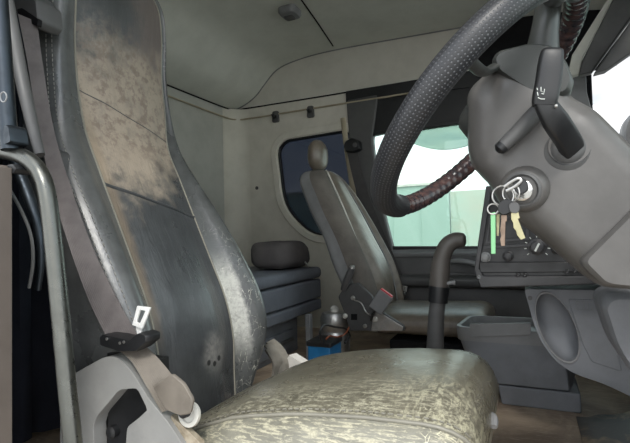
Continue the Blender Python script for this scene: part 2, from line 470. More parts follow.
g.set(b.inputs['Base Color'], g.mix(g.ramp(g.noise(o, .8, 6), .3, .7), srgb(165, 162, 155), srgb(140, 138, 132))); b.inputs['Roughness'].default_value = .9
M['yard'] = m
m, g, b = newmat('pale green cladding'); o = g.coord()
g.set(b.inputs['Base Color'], g.mix(g.ramp(g.noise(o, .6, 4), .3, .7), srgb(160, 182, 172), srgb(154, 176, 166))); b.inputs['Roughness'].default_value = .5
M['clad'] = m
M['clad_pale'] = plastic('pale door with cloud reflection tint', srgb(160, 180, 166), .12, srgb(178, 170, 156), grain=2, nscale=.4)  # second, cream tone puts the reflected clouds into the colour

# ================================================================ THE SHELL
YW, XR, ZC, FZ = 1.80, -1.32, 1.88, .10
obj('floor', box(XR, 1.2, -.5, YW, FZ-.05, FZ), M['floor'], kind='structure')
obj('ground', box(-14, 14, -10, 14, -1.25, -1.2), M['yard'], kind='structure')
# ceiling with a cove down to the rear wall, front part runs to the windscreen header
prof = [(XR, 1.60), (-1.28, 1.612), (-1.22, 1.632), (-1.16, 1.66), (-1.11, 1.695), (-1.055, 1.75), (-.955, 1.834), (-.80, 1.873), (-.54, 1.888), (-.04, 1.875), (.35, 1.86), (.75, 1.83), (1.05, 1.78)]
pp = [(p.x, p.z) for p in catmull([(a, 0, c) for a, c in prof], 4)]
rows = []
for (x, z) in pp:
    r = []
    for k in range(25):
        y = -.5+(YW+.5)*k/24
        r.append((x, y, z))
    rows.append(r)
obj('ceiling', sheet(rows), M['lining'], kind='structure')
obj('roof', box(XR-.05, 1.05, -.55, YW+.06, 1.93, 1.98), M['white'], kind='structure')
obj('trim_9', tube([(x, YW-.004, z-.002) for x, z in pp[:-6]], .0045, 6), M['mgrey'], kind='structure')
# rear wall and its seam
obj('wall_rear', box(XR-.05, XR, -.5, YW, FZ, 1.60), M['rearlining'], kind='structure')
seam = [on(100, 28, x=XR+.004), on(170, 78, x=XR+.004), on(200, 96, x=XR+.004), on(226, 113, x=XR+.004), V((-1.25, YW-.012, 1.585)), V((-.98, YW-.006, 1.60))]
# rounded ledge at the foot of the cove
led = []
def ledge(path, w_, h_):
    return tube(path, w_, 8, 4, flat=h_)
obj('trim_1', ledge([(XR+.008, -.45, 1.597), (XR+.008, .8, 1.597), (XR+.008, 1.6, 1.597), (XR+.03, YW-.03, 1.60), (XR+.12, YW-.006, 1.603), (-.6, YW-.006, 1.60), (-.05, YW-.006, 1.60), (.6, YW-.006, 1.60)], .0045, 1), M['black_matt'], kind='structure')
obj('trim_2', join(ledge([(XR+.012, -.45, 1.535), (XR+.012, .8, 1.535), (XR+.012, 1.6, 1.53), (XR+.04, YW-.04, 1.527), (XR+.13, YW-.012, 1.527), (-.6, YW-.012, 1.53), (-.05, YW-.012, 1.53)], .006, 1)), M['cream'], kind='structure')
# rounded vertical corner between rear wall and side wall
R_ = .13
cr = []
for k in range(9):
    a = pi/2*k/8
    cr.append([(XR+R_-R_*cos(a)+.002, YW-R_+R_*sin(a)-.002, z) for z in (FZ, .6, 1.1, 1.6)])
obj('wall_corner', sheet(cr), M['sidelining'], kind='structure')

# side wall: light lining with an opening for the quarter window
def wall_with_hole(outer, hole, d, n=64):
    """outer/hole closed outlines on a y plane, matched by angle about the hole's centre"""
    hc = sum((V(p) for p in hole), V())/len(hole)
    def ray_hit(P, a):
        dx, dz = cos(a), sin(a); best = None
        for i in range(len(P)):
            p, q = V(P[i-1])-hc, V(P[i])-hc; ex, ez = q.x-p.x, q.z-p.z; den = dx*ez-dz*ex
            if abs(den) < 1e-9: continue
            t = (p.x*ez-p.z*ex)/den; s = (p.x*dz-p.z*dx)/den
            if t > 0 and -1e-6 <= s <= 1+1e-6 and (best is None or t > best): best = t
        return V((hc.x+dx*best, hc.y, hc.z+dz*best))
    angs = sorted([2*pi*k/n for k in range(n)]+[atan2(V(p).z-hc.z, V(p).x-hc.x) % (2*pi) for p in outer])
    A = [ray_hit(outer, a) for a in angs]; B = [ray_hit(hole, a) for a in angs]
    for p in A: p.y = V(outer[0]).y
    for p in B: p.y = V(outer[0]).y
    return frame_prism(A, B, d)
XP = -.405                                             # where the light lining ends at the pillar
qw = rounded(onl([(277, 150), (284, 140), (344, 130), (353, 135), (366, 235), (312, 236), (284, 208)], y=YW), [.05, .05, .03, .03, .02, .10, .12], 5)
outer = [(XR, YW, FZ), (XP+.14, YW, FZ), (XP+.03, YW, .62), (XP-.03, YW, 1.60), (XR, YW, 1.60)]
obj('wall_side', wall_with_hole(outer, qw, (0, .05, 0), 72), M['sidelining'], kind='structure', bevel=.004)
obj('wall_side_upper', box(XR, 1.05, YW, YW+.04, 1.60, 1.95), M['fascia'], kind='structure')
win = bpy.data.objects.new('window_1', None); C.objects.link(win); win['kind'] = 'structure'
obj('window_frame', frame_prism(inset(qw, -.028), inset(qw, .004), (0, .03, 0)) if False else frame_prism([p+V((0, -.012, 0)) for p in inset(qw, -.05)], [p+V((0, -.012, 0)) for p in inset(qw, -.004)], (0, .02, 0)), M['sidelining'], win, bevel=.006)
obj('window_seal', frame_prism([p+V((0, .004, 0)) for p in inset(qw, -.002)], [p+V((0, .004, 0)) for p in inset(qw, .012)], (0, .03, 0)), M['black'], win, bevel=.003)
obj('pane', prism([p+V((0, .03, 0)) for p in qw], (0, .004, 0)), M['glass_dark'], win)
# B pillar on the passenger side
bp = onl([(346, 100), (378, 94), (372, 140), (378, 190), (393, 250), (410, 330), (378, 335), (362, 230), (350, 160)], y=YW-.015)
obj('trim_3', prism(rounded(bp, .02), (0, .06, 0)), M['dgrey'], kind='structure', bevel=.01)
ce = [on(343, 118, y=YW-.014), on(347, 150, y=YW-.014), on(353, 190, y=YW-.014), on(360, 235, y=YW-.014)]
obj('trim_4', tube(ce, .018, 8, 5, flat=.5, updir=(0, 1, 0)), M['cream'], kind='structure')
# near side wall behind the driver, and roof edge over the door
obj('wall_near', box(XR, -.235, -.52, -.47, FZ, 1.9), M['dgrey'], kind='structure')
obj('wall_near_upper', box(-.235, 1.05, -.52, -.47, 1.68, 1.95), M['dgrey'], kind='structure')

# passenger door with its window
door = bpy.data.objects.new('door_1', None); C.objects.link(door); door['kind'] = 'structure'; door.location = (.3, YW, FZ)
dh = rounded([(-.34, YW, .60+.015), (-.34, YW, 1.30), (-.26, YW, 1.315), (.76, YW, 1.33), (.84, YW, 1.18), (.86, YW, .60)], [.03, .04, .04, .05, .05, .03], 4)
do = [(-.39, YW, .12), (-.39, YW, 1.60), (.885, YW, 1.60), (.885, YW, .12)]
obj('door_frame', wall_with_hole(do, dh, (0, .05, 0), 60), M['black'], door, bevel=.004)
obj('window_seal', frame_prism([p+V((0, -.006, 0)) for p in inset(dh, -.014)], [p+V((0, -.006, 0)) for p in inset(dh, .008)], (0, .03, 0)), M['black'], door, bevel=.003)
obj('pane', prism([p+V((0, .03, 0)) for p in dh], (0, .004, 0)), M['glass'], door)
dt = [(-.31, YW-.06, .12), (-.31, YW-.06, .50), (-.31, YW-.035, .575), (-.31, YW, .595), (-.31, YW, .12)]
obj('door_trim', prism(dt, (1.195, 0, 0)), M['dgrey'], door, bevel=.012)
obj('door_sill', prism([(-.31, YW-.05, .558), (-.31, YW-.058, .580), (-.31, YW-.01, .602), (-.31, YW-.002, .585)], (1.2, 0, 0)), M['mgrey'], door, bevel=.004)
obj('armrest', prism(rounded([(-.2, YW-.13, .40), (-.2, YW-.135, .445), (-.2, YW-.05, .46), (-.2, YW-.05, .38)], .015), (.9, 0, 0)), M['dgrey'], door, bevel=.01)
hx = [on(449, 262, y=YW-.09), on(458, 261, y=YW-.10), on(472, 263, y=YW-.10), on(484, 268, y=YW-.08)]
obj('door_handle', tube(hx, [.010, .014, .014, .010], 10, 5), M['mgrey'], door)
obj('door_bezel', prism(rounded(onl([(442, 254), (486, 258), (487, 275), (444, 272)], y=YW-.063), .01), (0, .01, 0)), M['dgrey'], door, bevel=.004)
# rain deflector outside that window (tinted)
rd = []
for k in range(13):
    t = k/12; x = -.10+.80*t; zb = 1.335-.10*sin(pi*min(1, t*1.25+.0)) if t < .8 else 1.335-.10*sin(pi*1.0)*0-.02
    rd.append([(x, YW+.075, 1.36), (x, YW+.10, (1.36+zb)/2), (x, YW+.11, zb)])

# front shelf over the windscreen, dark, seen right of the wheel
obj('trim_5', prism([(.33, YW-.02, 1.56), (.33, YW-.02, 1.86), (1.0, YW-.02, 1.83), (1.0, YW-.02, 1.52), (.80, YW-.02, 1.50), (.72, YW-.02, 1.56)], (0, .05, 0)), M['black_matt'], kind='structure')
obj('trim_6', prism([(-.455, YW-.012, 1.606), (.75, YW-.012, 1.606), (.75, YW-.012, 1.50), (-.455, YW-.012, 1.53)], (0, .03, 0)), M['black'], kind='structure', bevel=.004)
# windscreen, cowl and header
obj('window_2', sheet([[(1.16+.0*k, y, z) if z < 1 else (1.10, y, z) for y in (-.5, 0, .5, 1.0, 1.5, 1.68)] for k, z in enumerate((.80, 1.25, 1.72))]), M['glass'], kind='structure')
obj('wall_front', box(1.12, 1.17, -.5, YW, FZ, .80), M['dgrey'], kind='structure')
obj('wall_front_header', box(1.0, 1.06, -.5, YW, 1.70, 1.95), M['dgrey'], kind='structure')
ap = onl([(566, 74), (586, 70), (587, 92), (594, 118), (604, 160), (588, 160), (574, 118), (569, 96)], y=1.70)
obj('trim_7', prism(rounded(ap, .015), (0, .09, 0)), M['mgrey'], kind='structure', bevel=.012)

obj('wall_side_front', box(.886, 1.17, YW, YW+.04, FZ, .86), M['dgrey'], kind='structure')
sb = [[on(586, 66, y=YW-.01), on(586, 107, y=YW-.01)], [on(600, 62, y=YW-.02), on(600, 103, y=YW-.02)], [on(616, 55, y=YW-.05), on(616, 98, y=YW-.05)], [on(635, 48, y=YW-.10), on(635, 92, y=YW-.10)], [on(660, 40, y=YW-.2), on(660, 86, y=YW-.2)]]
obj('window_3', sheet(sb), M['tint2'], kind='structure')

# ---- ceiling lamp, hooks, wall screw
T = thing('ceiling_lamp', 'small grey oval lamp set in the headliner above the passenger side', 'lamp', on(290, 14, z=1.868))
c0 = on(290, 14, z=1.862)
obj('housing', pillow(rounded([c0+V((dx, dy, 0)) for dx, dy in ((-.05, -.055), (.05, -.055), (.05, .055), (-.05, .055))], .03, 5), [(1, .022), (1, .0), (.85, -.012), (.6, -.015)], (0, 0, 1)), M['mgrey'], T)
obj('lens', pillow(rounded([c0+V((dx, dy, 0)) for dx, dy in ((-.032, -.02), (.02, -.02), (.02, .035), (-.032, .035))], .012, 4), [(1, -.012), (.9, -.02)], (0, 0, 1)), M['dgrey'], T)
gr = [on(300, -2, z=1.879), on(317, 22, z=1.885), on(333, 46, z=1.884)]
obj('trim_8', tube(gr, .004, 6), M['black_matt'], kind='structure')
for i, (px, py, nm_) in enumerate(((275, 117, 'black plastic coat hook on the side wall trim, nearer the rear corner'), (310, 112, 'black plastic coat hook on the side wall trim, nearer the passenger door pillar'))):
    c0 = on(px, py, y=YW-.02)
    T = thing('coat_hook', nm_, 'hook', c0, 'coat hooks on the side wall')
    obj('plate', prism(rounded([c0+V((dx, 0, dz)) for dx, dz in ((-.026, -.035), (.026, -.035), (.022, .042), (-.022, .042))], .014), (0, .02, 0)), M['dgrey'], T, bevel=.004)
    obj('peg', tube([c0+V((0, .005, .005)), c0+V((0, -.02, -.002)), c0+V((0, -.032, .012))], [.012, .010, .011], 10, 3), M['black'], T)
c0 = on(257, 188, y=YW)
obj('wall_screw', lathe(c0, (0, -1, 0), [(.012, 0), (.012, .004), (.006, .006), (.004, .002)]), M['dgrey'], label='tiny dark screw cap in the beige lining left of the quarter window', cat='screw')

# passenger overhead panels near the windscreen
T = thing('overhead_visor', 'grey folded sun visor panel above the passenger windscreen, upper right corner', 'sun visor', on(605, 40, y=1.45))
obj('edge_strip', prism(onl([(567, 77), (572, 55), (607, 0), (640, -50), (652, -50), (612, 0), (582, 60), (579, 74)], y=1.50), (0, .04, 0)), M['lining'], T, label='pale grey edge strip', bevel=.004)
obj('panel', prism(onl([(579, 75), (582, 62), (612, 1), (646, -50), (690, -60), (592, 72)], y=1.47), (0, .05, 0)), M['dgrey'], T, bevel=.006)
obj('flap', prism(onl([(594, 73), (632, 19), (700, -62), (760, -60), (720, 5), (632, 52), (606, 70)], y=1.44), (0, .06, 0)), M['dgrey'], T, bevel=.006)
obj('hinge', tube(onl([(591, 73), (630, 18), (690, -55)], y=1.44), .004, 8), M['black'], T)

# ---- bunk at the back
T = thing('sleeper_bunk', 'blue grey upholstered bunk along the rear wall behind the seats', 'bunk', (-.9, .7, FZ))
def roundbar(x0, x1, y0, y1, z0, z1, r): return prism(rounded([(x1, y0, z0), (x1, y0, z1), (x0, y0, z1), (x0, y0, z0)], [r, r, .005, .005], 5), (0, y1-y0, 0))
obj('mattress', roundbar(XR+.03, -.50, .2, 1.44, .462, .522, .03), M['bunk'], T, bevel=.012)
obj('bunk_box', roundbar(XR+.03, -.505, .2, 1.44, .352, .455, .012), M['bunk'], T, bevel=.006)
obj('lower_rail', roundbar(XR+.03, -.50, .2, 1.43, .29, .345, .012), M['bunk'], T, bevel=.006)
obj('base_cabinet', box(XR+.03, -.56, .2, 1.25, FZ, .285), M['bluegrey'], T, bevel=.006)
k0 = box(-.562, -.553, .80, 1.20, FZ+.03, .26)
obj('cabinet_panel', box(-.566, -.548, .84, 1.19, FZ+.03, .225), M['bluegrey'], T, bevel=.006)
obj('cabinet_handle', box(-.56, -.538, .95, 1.17, .165, .185), M['dgrey'], T, bevel=.006)
# dark bag / pillow
def blob(c, sx, sy, sz, n=18, m=12, p=2.6, wob=.06, seed=1, rot=0):
    rnd = random.Random(seed); ph = [rnd.uniform(0, 6) for _ in range(6)]; vs, fs, us = [], [], []
    def sp(a, e): return abs(a)**(2/e)*(1 if a >= 0 else -1)
    for i in range(m+1):
        t = -pi/2+pi*i/m
        for k in range(n):
            a = 2*pi*k/n
            f = 1+wob*(sin(3*a+ph[0]+2*t)+.6*sin(5*a+ph[1]-3*t)+.5*sin(2*t*3+ph[2]))
            x = sp(cos(t), p)*sp(cos(a), p)*sx*f; y = sp(cos(t), p)*sp(sin(a), p)*sy*f; z = sp(sin(t), p)*sz*f
            vs.append(V(c)+V((x*cos(rot)-y*sin(rot), x*sin(rot)+y*cos(rot), z))); us.append((k/n, i/m))
    for i in range(m):
        for k in range(n): fs.append([i*n+k, i*n+(k+1) % n, (i+1)*n+(k+1) % n, (i+1)*n+k])
    return (vs, fs, us)
T = thing('cloth_bag', 'dark grey cloth bag lying on the bunk behind the passenger seat', 'bag', (-.66, 1.27, .525))
obj('body', blob((-.66, 1.27, .600), .12, .165, .073, 28, 16, 4.0, .03, 3), M['bag'], T)
obj('zip_pull', tube([on(305, 262, x=-.535), on(307, 265, x=-.53), on(308, 268, x=-.535)], .005, 8, 3), M['steel'], T)

# black strap on the rear wall
T = thing('wall_strap', 'small crumpled black strap hanging on the rear wall behind driver seat', 'strap', on(203, 208, x=XR+.03))
obj('webbing', ribbon(onl([(196, 190), (199, 200), (205, 208), (209, 218), (212, 228)], x=XR+.03), onl([(203, 192), (207, 201), (212, 207), (216, 219), (218, 228)], x=XR+.05), .012), M['black_matt'], T)
obj('buckle', obox(on(209, 212, x=XR+.05), (1, 0, 0), (0, 1, -.6), (0, .6, 1), .03, .07, .05), M['black'], T, bevel=.01)

# curtain behind the driver's seat
ro = []
for k in range(31):
    y = -.46+.62*k/30; x = -.80+.022*sin(k*1.35)+.01*sin(k*3.1)
    ro.append([(x, y, z) for z in (.12, .5, .9, 1.3, 1.58)])
cu = obj('sleeper_curtain', sheet(ro), M['curtain'], label='dark navy curtain gathered behind the driver seat at the left edge', cat='curtain')
sm = cu.modifiers.new('solid', 'SOLIDIFY'); sm.thickness = .008

# ================================================================ seats
def seat_sections(st, cy, keyfn, nv=5, nu=4):
    """st: list of dict stations bottom to top -> grid of points (rows: v, cols: around loop)"""
    loops = [[V((s['x']+b, cy+a, s['z']+dz)) for a, b, dz in keyfn(s)] for s in st]
    loops = [catmull(l, nu, True) for l in loops]
    cols = [catmull([l[k] for l in loops], nv) for k in range(len(loops[0]))]
    return [[c[i] for c in cols] for i in range(len(cols[0]))]
def patch(grid, a, b, nu=4, cap=False, push=0):
    n = len(grid[0]); idx = [(k % n) for k in range(int(a*nu), int(b*nu)+1)]
    rows = [[r[i] for i in idx] for r in grid]
    return sheet(rows, uvf=lambda p: (p.y, p.z))
def line(grid, k, nu=4, i0=0, i1=None, off=(.002, 0, 0)):
    return [r[int(k*nu) % len(r)]+V(off) for r in grid][i0:i1]

def keys(s):
    wn, wf, pn, pf, bf, t = s['wn'], s['wf'], s['pn'], s['pf'], s['bf'], s['t']; m = s.get('m', 0)
    e = s.get('e', .03)
    return [(-wn+.02, -t, 0), (-wn-.004, -t*.6, 0), (-wn, -e+bf, 0), (-(wn*.6+pn*.4), bf+.006, 0), (-pn, -.004, 0),
            (-pn*.5, m+.006, 0), (0, m+.008, 0), (pf*.5, m+.006, 0), (pf, -.004, 0), (wf*.6+pf*.4, bf+.006, 0),
            (wf, -e+bf, 0), (wf+.004, -t*.6, 0), (wf-.02, -t, 0), (0, -t-.015, 0)]

def S(z, x, wn, wf, pn, pf, bf, t, m=0, e=.03): return dict(z=z, x=x, wn=wn, wf=wf, pn=pn, pf=pf, bf=bf, t=t, m=m, e=e)
drv = [S(.27, -.17, .22, .22, .13, .14, .01, .10), S(.34, -.175, .235, .24, .13, .145, .03, .12), S(.43, -.180, .245, .266, .13, .15, .05, .13, 0), S(.53, -.203, .25, .268, .13, .15, .055, .135, .0),
       S(.64, -.25, .25, .262, .13, .148, .048, .135), S(.76, -.305, .245, .245, .132, .148, .035, .13), S(.87, -.355, .235, .225, .134, .148, .016, .125),
       S(.97, -.40, .22, .205, .134, .148, .006, .12), S(1.08, -.425, .205, .19, .134, .165, .0, .115, .004), S(1.20, -.437, .198, .188, .132, .165, -.002, .11, .006),
       S(1.32, -.432, .192, .188, .13, .163, -.004, .10, .006), S(1.41, -.432, .185, .175, .12, .145, -.006, .09, .004), S(1.47, -.45, .155, .14, .10, .09, -.01, .06, 0), S(1.50, -.475, .09, .07, .05, .05, -.01, .02, 0, .02)]
DS = thing('truck_seat', 'black and olive grey cracked leather driver seat in the foreground, high worn backrest', 'seat', (-.02, -.01, FZ))
gd = seat_sections(drv, -.01, keys)
obj('backrest_insert', patch(gd, 4, 8), M['insert'], DS, label='central backrest panel worn brown at shoulder height', angle=80)
obj('backrest_bolster', patch(gd, .5, 4), M['bolster_near'], DS, angle=80)
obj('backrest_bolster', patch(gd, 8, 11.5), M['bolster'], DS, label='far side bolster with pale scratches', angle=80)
obj('backrest_shell', patch(gd, 11.5, 14.5), M['shell'], DS, angle=80)
obj('piping', tube(line(gd, 4, off=(.001, 0, 0)), .0026, 8), M['piping'], DS)
obj('piping', tube(line(gd, 8, off=(.001, 0, 0)), .0022, 8), M['piping'], DS)
st1 = line(gd, 2.5, off=(.0012, -.0012, 0)); st2 = line(gd, 2.25, off=(.001, -.002, 0))
def dashes(P, r=.0011, L=.006, gap=.004):
    gs = []; Q = []
    for i in range(len(P)-1):
        a, b_ = P[i], P[i+1]; n = max(1, int((b_-a).length/(L+gap)))
        for k in range(n):
            s = a.lerp(b_, k/n); e = a.lerp(b_, (k+L/(L+gap))/n); gs.append(tube([s, e], r, 5))
    return join(*gs)
so_ = obj('stitching', join(dashes(st1), dashes(st2)), M['stitch'], DS, kind='stuff')
def seat_surf_line(grid, pts, off=.0015):
    """a seam across the insert: pts = [(column index, z)]"""
    out = []
    for k, z in pts:
        col = [r[int(round(k*4)) % len(r)] for r in grid]
        for a, b_ in zip(col, col[1:]):
            if min(a.z, b_.z) <= z <= max(a.z, b_.z):
                f = (z-a.z)/(b_.z-a.z) if b_.z != a.z else 0; out.append(a.lerp(b_, f)+V((off, 0, 0))); break
    return out
obj('cross_seam', tube(seat_surf_line(gd, [(4+.25*i, 1.075-.085*i/16) for i in range(17)], -.0005), .0018, 6), M['shell'], DS)
obj('cross_seam', tube(seat_surf_line(gd, [(4+.25*i, .835-.075*i/16) for i in range(17)], -.0022), .0055, 8), M['insert'], DS)

# driver cushion
def cushion(x0, x1, yn, yf, top, zb, flat=.0, nx=26, p=3.2, crown=.012, front=.09, mtop=None):
    rows = []
    for i in range(nx+1):
        t = i/nx; t = .5-.5*cos(pi*t) if True else t; x = x0+(x1-x0)*t
        fr = max(0, (x-(x1-front))/front); fr = min(fr, 1.0); sq = max(0.0, 1-fr**2.6)**(1/2.6)
        rb = min(1.0, max(0, ((x0+.04)-x)/.04)); sq *= max(0.0, 1-rb**2.5)**(1/2.5)
        cyy = (yn+yf)/2; hw = (yf-yn)/2*(.80+.20*sq) if fr > 0 or rb > 0 else (yf-yn)/2
        zt = top(x); zm = (zt+zb)/2; hh = (zt-zb)/2*max(sq, .02)
        zm = zm-(1-sq)*0.0
        r = []
        for k in range(48):
            a = 2*pi*k/48+pi
            ca, sa = cos(a), sin(a)
            yy = cyy+hw*abs(ca)**(2/p)*(1 if ca > 0 else -1); zz = zm+hh*abs(sa)**(2/p)*(1 if sa > 0 else -1)
            if sa > 0: zz += crown*sq*(1-((yy-cyy)/hw)**2)
            r.append(V((x, yy, zz)))
        rows.append(r+[r[0]])
    return rows
def topz(x):
    P = [(-.13, .295), (-.06, .33), (0, .362), (.08, .396), (.2, .421), (.32, .434), (.42, .438), (.55, .44)]
    for (a, za), (b_, zb2) in zip(P, P[1:]):
        if x <= b_: return za+(zb2-za)*max(0, x-a)/(b_-a)
    return P[-1][1]
rw = cushion(-.13, .492, -.258, .262, topz, .235, crown=.004)
# columns: a = pi + 2pi k/48 ; k=0 near side (ca=-1), k 0..24 bottom, 24 far, 24..48 top -> from far to near
rw2 = [r for r in rw]
def cols(rows, ks): return [[r[k % 48] for k in ks] for r in rows]
obj('cushion_side', sheet(cols(rw2, list(range(43, 49))+list(range(1, 25))), uvf=lambda p: (p.x, p.z)), M['cushion_side'], DS, label='near cushion flank rubbed yellow along the seam', angle=80)
obj('cushion_top', sheet(cols(rw2, range(24, 44)), uvf=lambda p: (p.x, p.y)), M['cushion'], DS, angle=80)
sl = [r[43]+V((0, -.001, .002)) for r in rw2][3:-2]
obj('piping', tube(sl, .0034, 8), M['piping'], DS)
obj('stitching', join(dashes([p+V((0, .012, .0045)) for p in sl], .0016), dashes([p+V((0, -.007, -.009)) for p in sl], .0012)), M['piping'], DS, kind='stuff')
obj('seat_pan', box(-.12, .46, -.23, .23, .20, .262), M['black'], DS, bevel=.01)
obj('seat_base', prism([(-.08, -.18, FZ), (.40, -.18, FZ), (.42, -.18, .2), (-.1, -.18, .2)], (0, .36, 0)), M['black_matt'], DS, bevel=.01)
obj('tilt_lever', tube([on(487, 413, y=.05), on(493, 418, y=.02), on(494, 427, y=.0)], [.006, .009, .006], 8, 3), M['mgrey'], DS)
# frame side cover
yF = -.30
fo = onl([(60, 392), (66, 378), (104, 357), (116, 356), (130, 369), (148, 398), (170, 425), (192, 460), (60, 470)], y=yF)
fh = onl([(94, 443), (93, 426), (97, 416), (119, 390), (137, 388), (148, 411), (127, 427), (124, 470), (94, 470)], y=yF)
obj('side_cover', wall_with_hole(rounded(fo, [.01, .02, .02, .02, .02, .01, .01, 0, 0], 4), rounded(fh, .008, 3), (0, .03, 0), 80), M['frame_grey'], DS, bevel=.007, label='pale grey side cover with an opening')
obj('cover_recess', prism(fh, (0, .006, 0)) if False else box(on(96, 440, y=yF).x, on(150, 440, y=yF).x, yF+.028, yF+.05, .30, .48), M['black'], DS)
obj('recess_bolt', lathe(on(112, 432, y=yF+.02), (0, -1, 0), [(.012, -.01), (.012, .004), (.007, .008), (.006, .008)]), M['black'], DS)
obj('bracket', prism(rounded(onl([(170, 415), (178, 422), (200, 443), (204, 470), (188, 470), (176, 440)], y=yF+.01), .004), (0, .012, 0)), M['bracket'], DS, bevel=.002)
obj('recliner_washer', lathe(on(190, 414, y=-.285), (.05, -1, .15), [(.020, -.004), (.022, .0), (.021, .005), (.014, .006), (.013, .002), (.009, .002)]), M['white'], DS)
obj('recliner_hub', lathe(on(187, 411, y=-.285), (.05, -1, .15), [(.010, 0), (.010, .012), (.007, .015), (.002, .015)]), M['black'], DS)
obj('side_shell', pillow(rounded(onl([(64, 150), (78, 215), (100, 290), (112, 350), (100, 372), (68, 392), (66, 300), (62, 220), (50, 150)], y=-.235), .02), [(.86, -.02), (1, -.008), (1, .04)]), M['shell'], DS)
# belt guide wing on the shoulder of the backrest
gw = onl([(14, -8), (30, -10), (42, 2), (44, 22), (38, 30), (33, 24), (18, 12), (13, 4)], y=-.255)
obj('belt_guide', pillow(rounded(gw, .008), [(.9, -.012), (1, -.006), (1, .03), (.9, .05)]), M['dgrey'], DS)
obj('belt_slot', prism(rounded(onl([(17, 9), (22, 8), (38, 19), (37, 26), (32, 24), (18, 14)], y=-.27), .003), (0, .01, 0)), M['black_matt'], DS)

# driver seat belt
T = thing('seat_belt', 'grey webbing seat belt down the near side of the driver seat with black tongue', 'seat belt', on(125, 345, y=-.28))
Lp = [on(18, 14, y=-.285), on(27, 60, y=-.285), on(37, 120, y=-.285), on(51, 185, y=-.285), on(69, 245, y=-.29), on(89, 300, y=-.29), on(107, 337, y=-.29)]
Rp = [on(37, 22, y=-.262), on(43, 65, y=-.262), on(54, 130, y=-.265), on(72, 190, y=-.268), on(94, 250, y=-.27), on(118, 300, y=-.275), on(138, 336, y=-.275)]
obj('strap', ribbon(Lp, Rp, .0024), M['belt'], T, label='upper grey strap')
Lp = [on(112, 345, y=-.292), on(130, 360, y=-.305), on(146, 385, y=-.312), on(162, 412, y=-.30)]
Rp = [on(140, 342, y=-.275), on(158, 358, y=-.285), on(176, 380, y=-.29), on(190, 402, y=-.285)]
obj('strap', ribbon(Lp, Rp, .0026), M['belt_worn'], T, label='lower worn brownish strap')
obj('stitched_patch', pillow(rounded(onl([(152, 386), (172, 374), (184, 384), (193, 400), (190, 414), (180, 416), (166, 410)], y=-.314), .005), [(.93, -.001), (1, 0.001), (1, .005)], (0, 1, 0)), M['belt_worn'], T)
tg = rounded(onl([(100, 337), (104, 334), (132, 340), (141, 332), (149, 335), (149, 342), (138, 351), (120, 351), (101, 345)], y=-.31), .004)
obj('tongue', pillow(tg, [(.93, -.005), (1, 0), (1, .012), (.95, .03)]), M['black'], T)
for px, py in ((107, 339), (120, 343), (124, 342)):
    obj('rivet', lathe(on(px, py, y=-.316), (0, -1, 0), [(.0028, 0), (.0026, .0015), (.001, .002)], 10), M['steel'], T)
la = onl([(132, 325), (137, 306), (150, 307.5), (142, 329)], y=-.305); lb = onl([(136, 322), (139.8, 310), (145.3, 310.8), (139.5, 324)], y=-.305)
obj('latch_plate', join(frame_prism(la, lb, (0, .004, 0)), prism(onl([(135, 323), (141, 325), (141, 336), (137, 336)], y=-.30), (0, .004, 0))), M['bright'], T, bevel=.0008, label='bright metal latch plate')

# ================================================================ passenger seat
ps = [S(.27, -.08, .22, .22, .15, .15, .01, .10), S(.36, -.085, .235, .235, .155, .155, .02, .12), S(.46, -.105, .24, .24, .16, .16, .02, .14, .02), S(.56, -.14, .24, .24, .16, .16, .02, .15, .02),
      S(.68, -.195, .23, .23, .15, .15, .018, .14, .015), S(.80, -.25, .225, .21, .13, .13, .012, .15, .012), S(.90, -.30, .205, .18, .11, .11, .01, .15, .01), S(.98, -.345, .18, .145, .085, .085, .005, .14, .01),
      S(1.025, -.375, .14, .105, .06, .06, 0, .10, 0), S(1.04, -.395, .08, .05, .03, .03, -.005, .025, 0, .012)]
PS = thing('truck_seat', 'grey cloth covered passenger seat with pale piping and round headrest, by far door', 'seat', (.1, 1.33, FZ))
gp = seat_sections(ps, 1.33, keys)
obj('backrest_insert', patch(gp, 4, 8), M['cover_shiny'], PS, angle=80)
obj('backrest_bolster', patch(gp, 1.25, 4), M['cover'], PS, angle=80)
obj('backrest_bolster', patch(gp, 8, 11.5), M['cover_shiny'], PS, angle=80)
obj('backrest_shell', patch(gp, 11.5, 15.25), M['mgrey'], PS, angle=80, label='smooth grey back shell')
obj('piping', tube(line(gp, 4, off=(.006, 0, 0)), .0045, 8), M['white'], PS)
obj('piping', tube(line(gp, 8, off=(.006, 0, 0)), .004, 8), M['mgrey'], PS)
hc = on(318, 156, y=1.34)
obj('headrest', blob(hc, .045, .085, .085, 24, 14, 2.3, .012, 5), M['cover_shiny'], PS)
obj('headrest_post', tube([hc+V((0, 0, -.07)), hc+V((.02, 0, -.15))], .008, 8), M['steel'], PS)
def ptop(x): return .345+.012*max(0, min(1, x/.4))
pw = cushion(-.10, .40, 1.08, 1.58, ptop, .235, crown=.008, front=.07)
obj('cushion', sheet(cols(pw, range(0, 49)), uvf=lambda p: (p.x, p.y)), M['cover_shiny'], PS, angle=80)
obj('suspension_box', box(-.02, .35, 1.10, 1.56, FZ, .225), M['black_matt'], PS, bevel=.01)
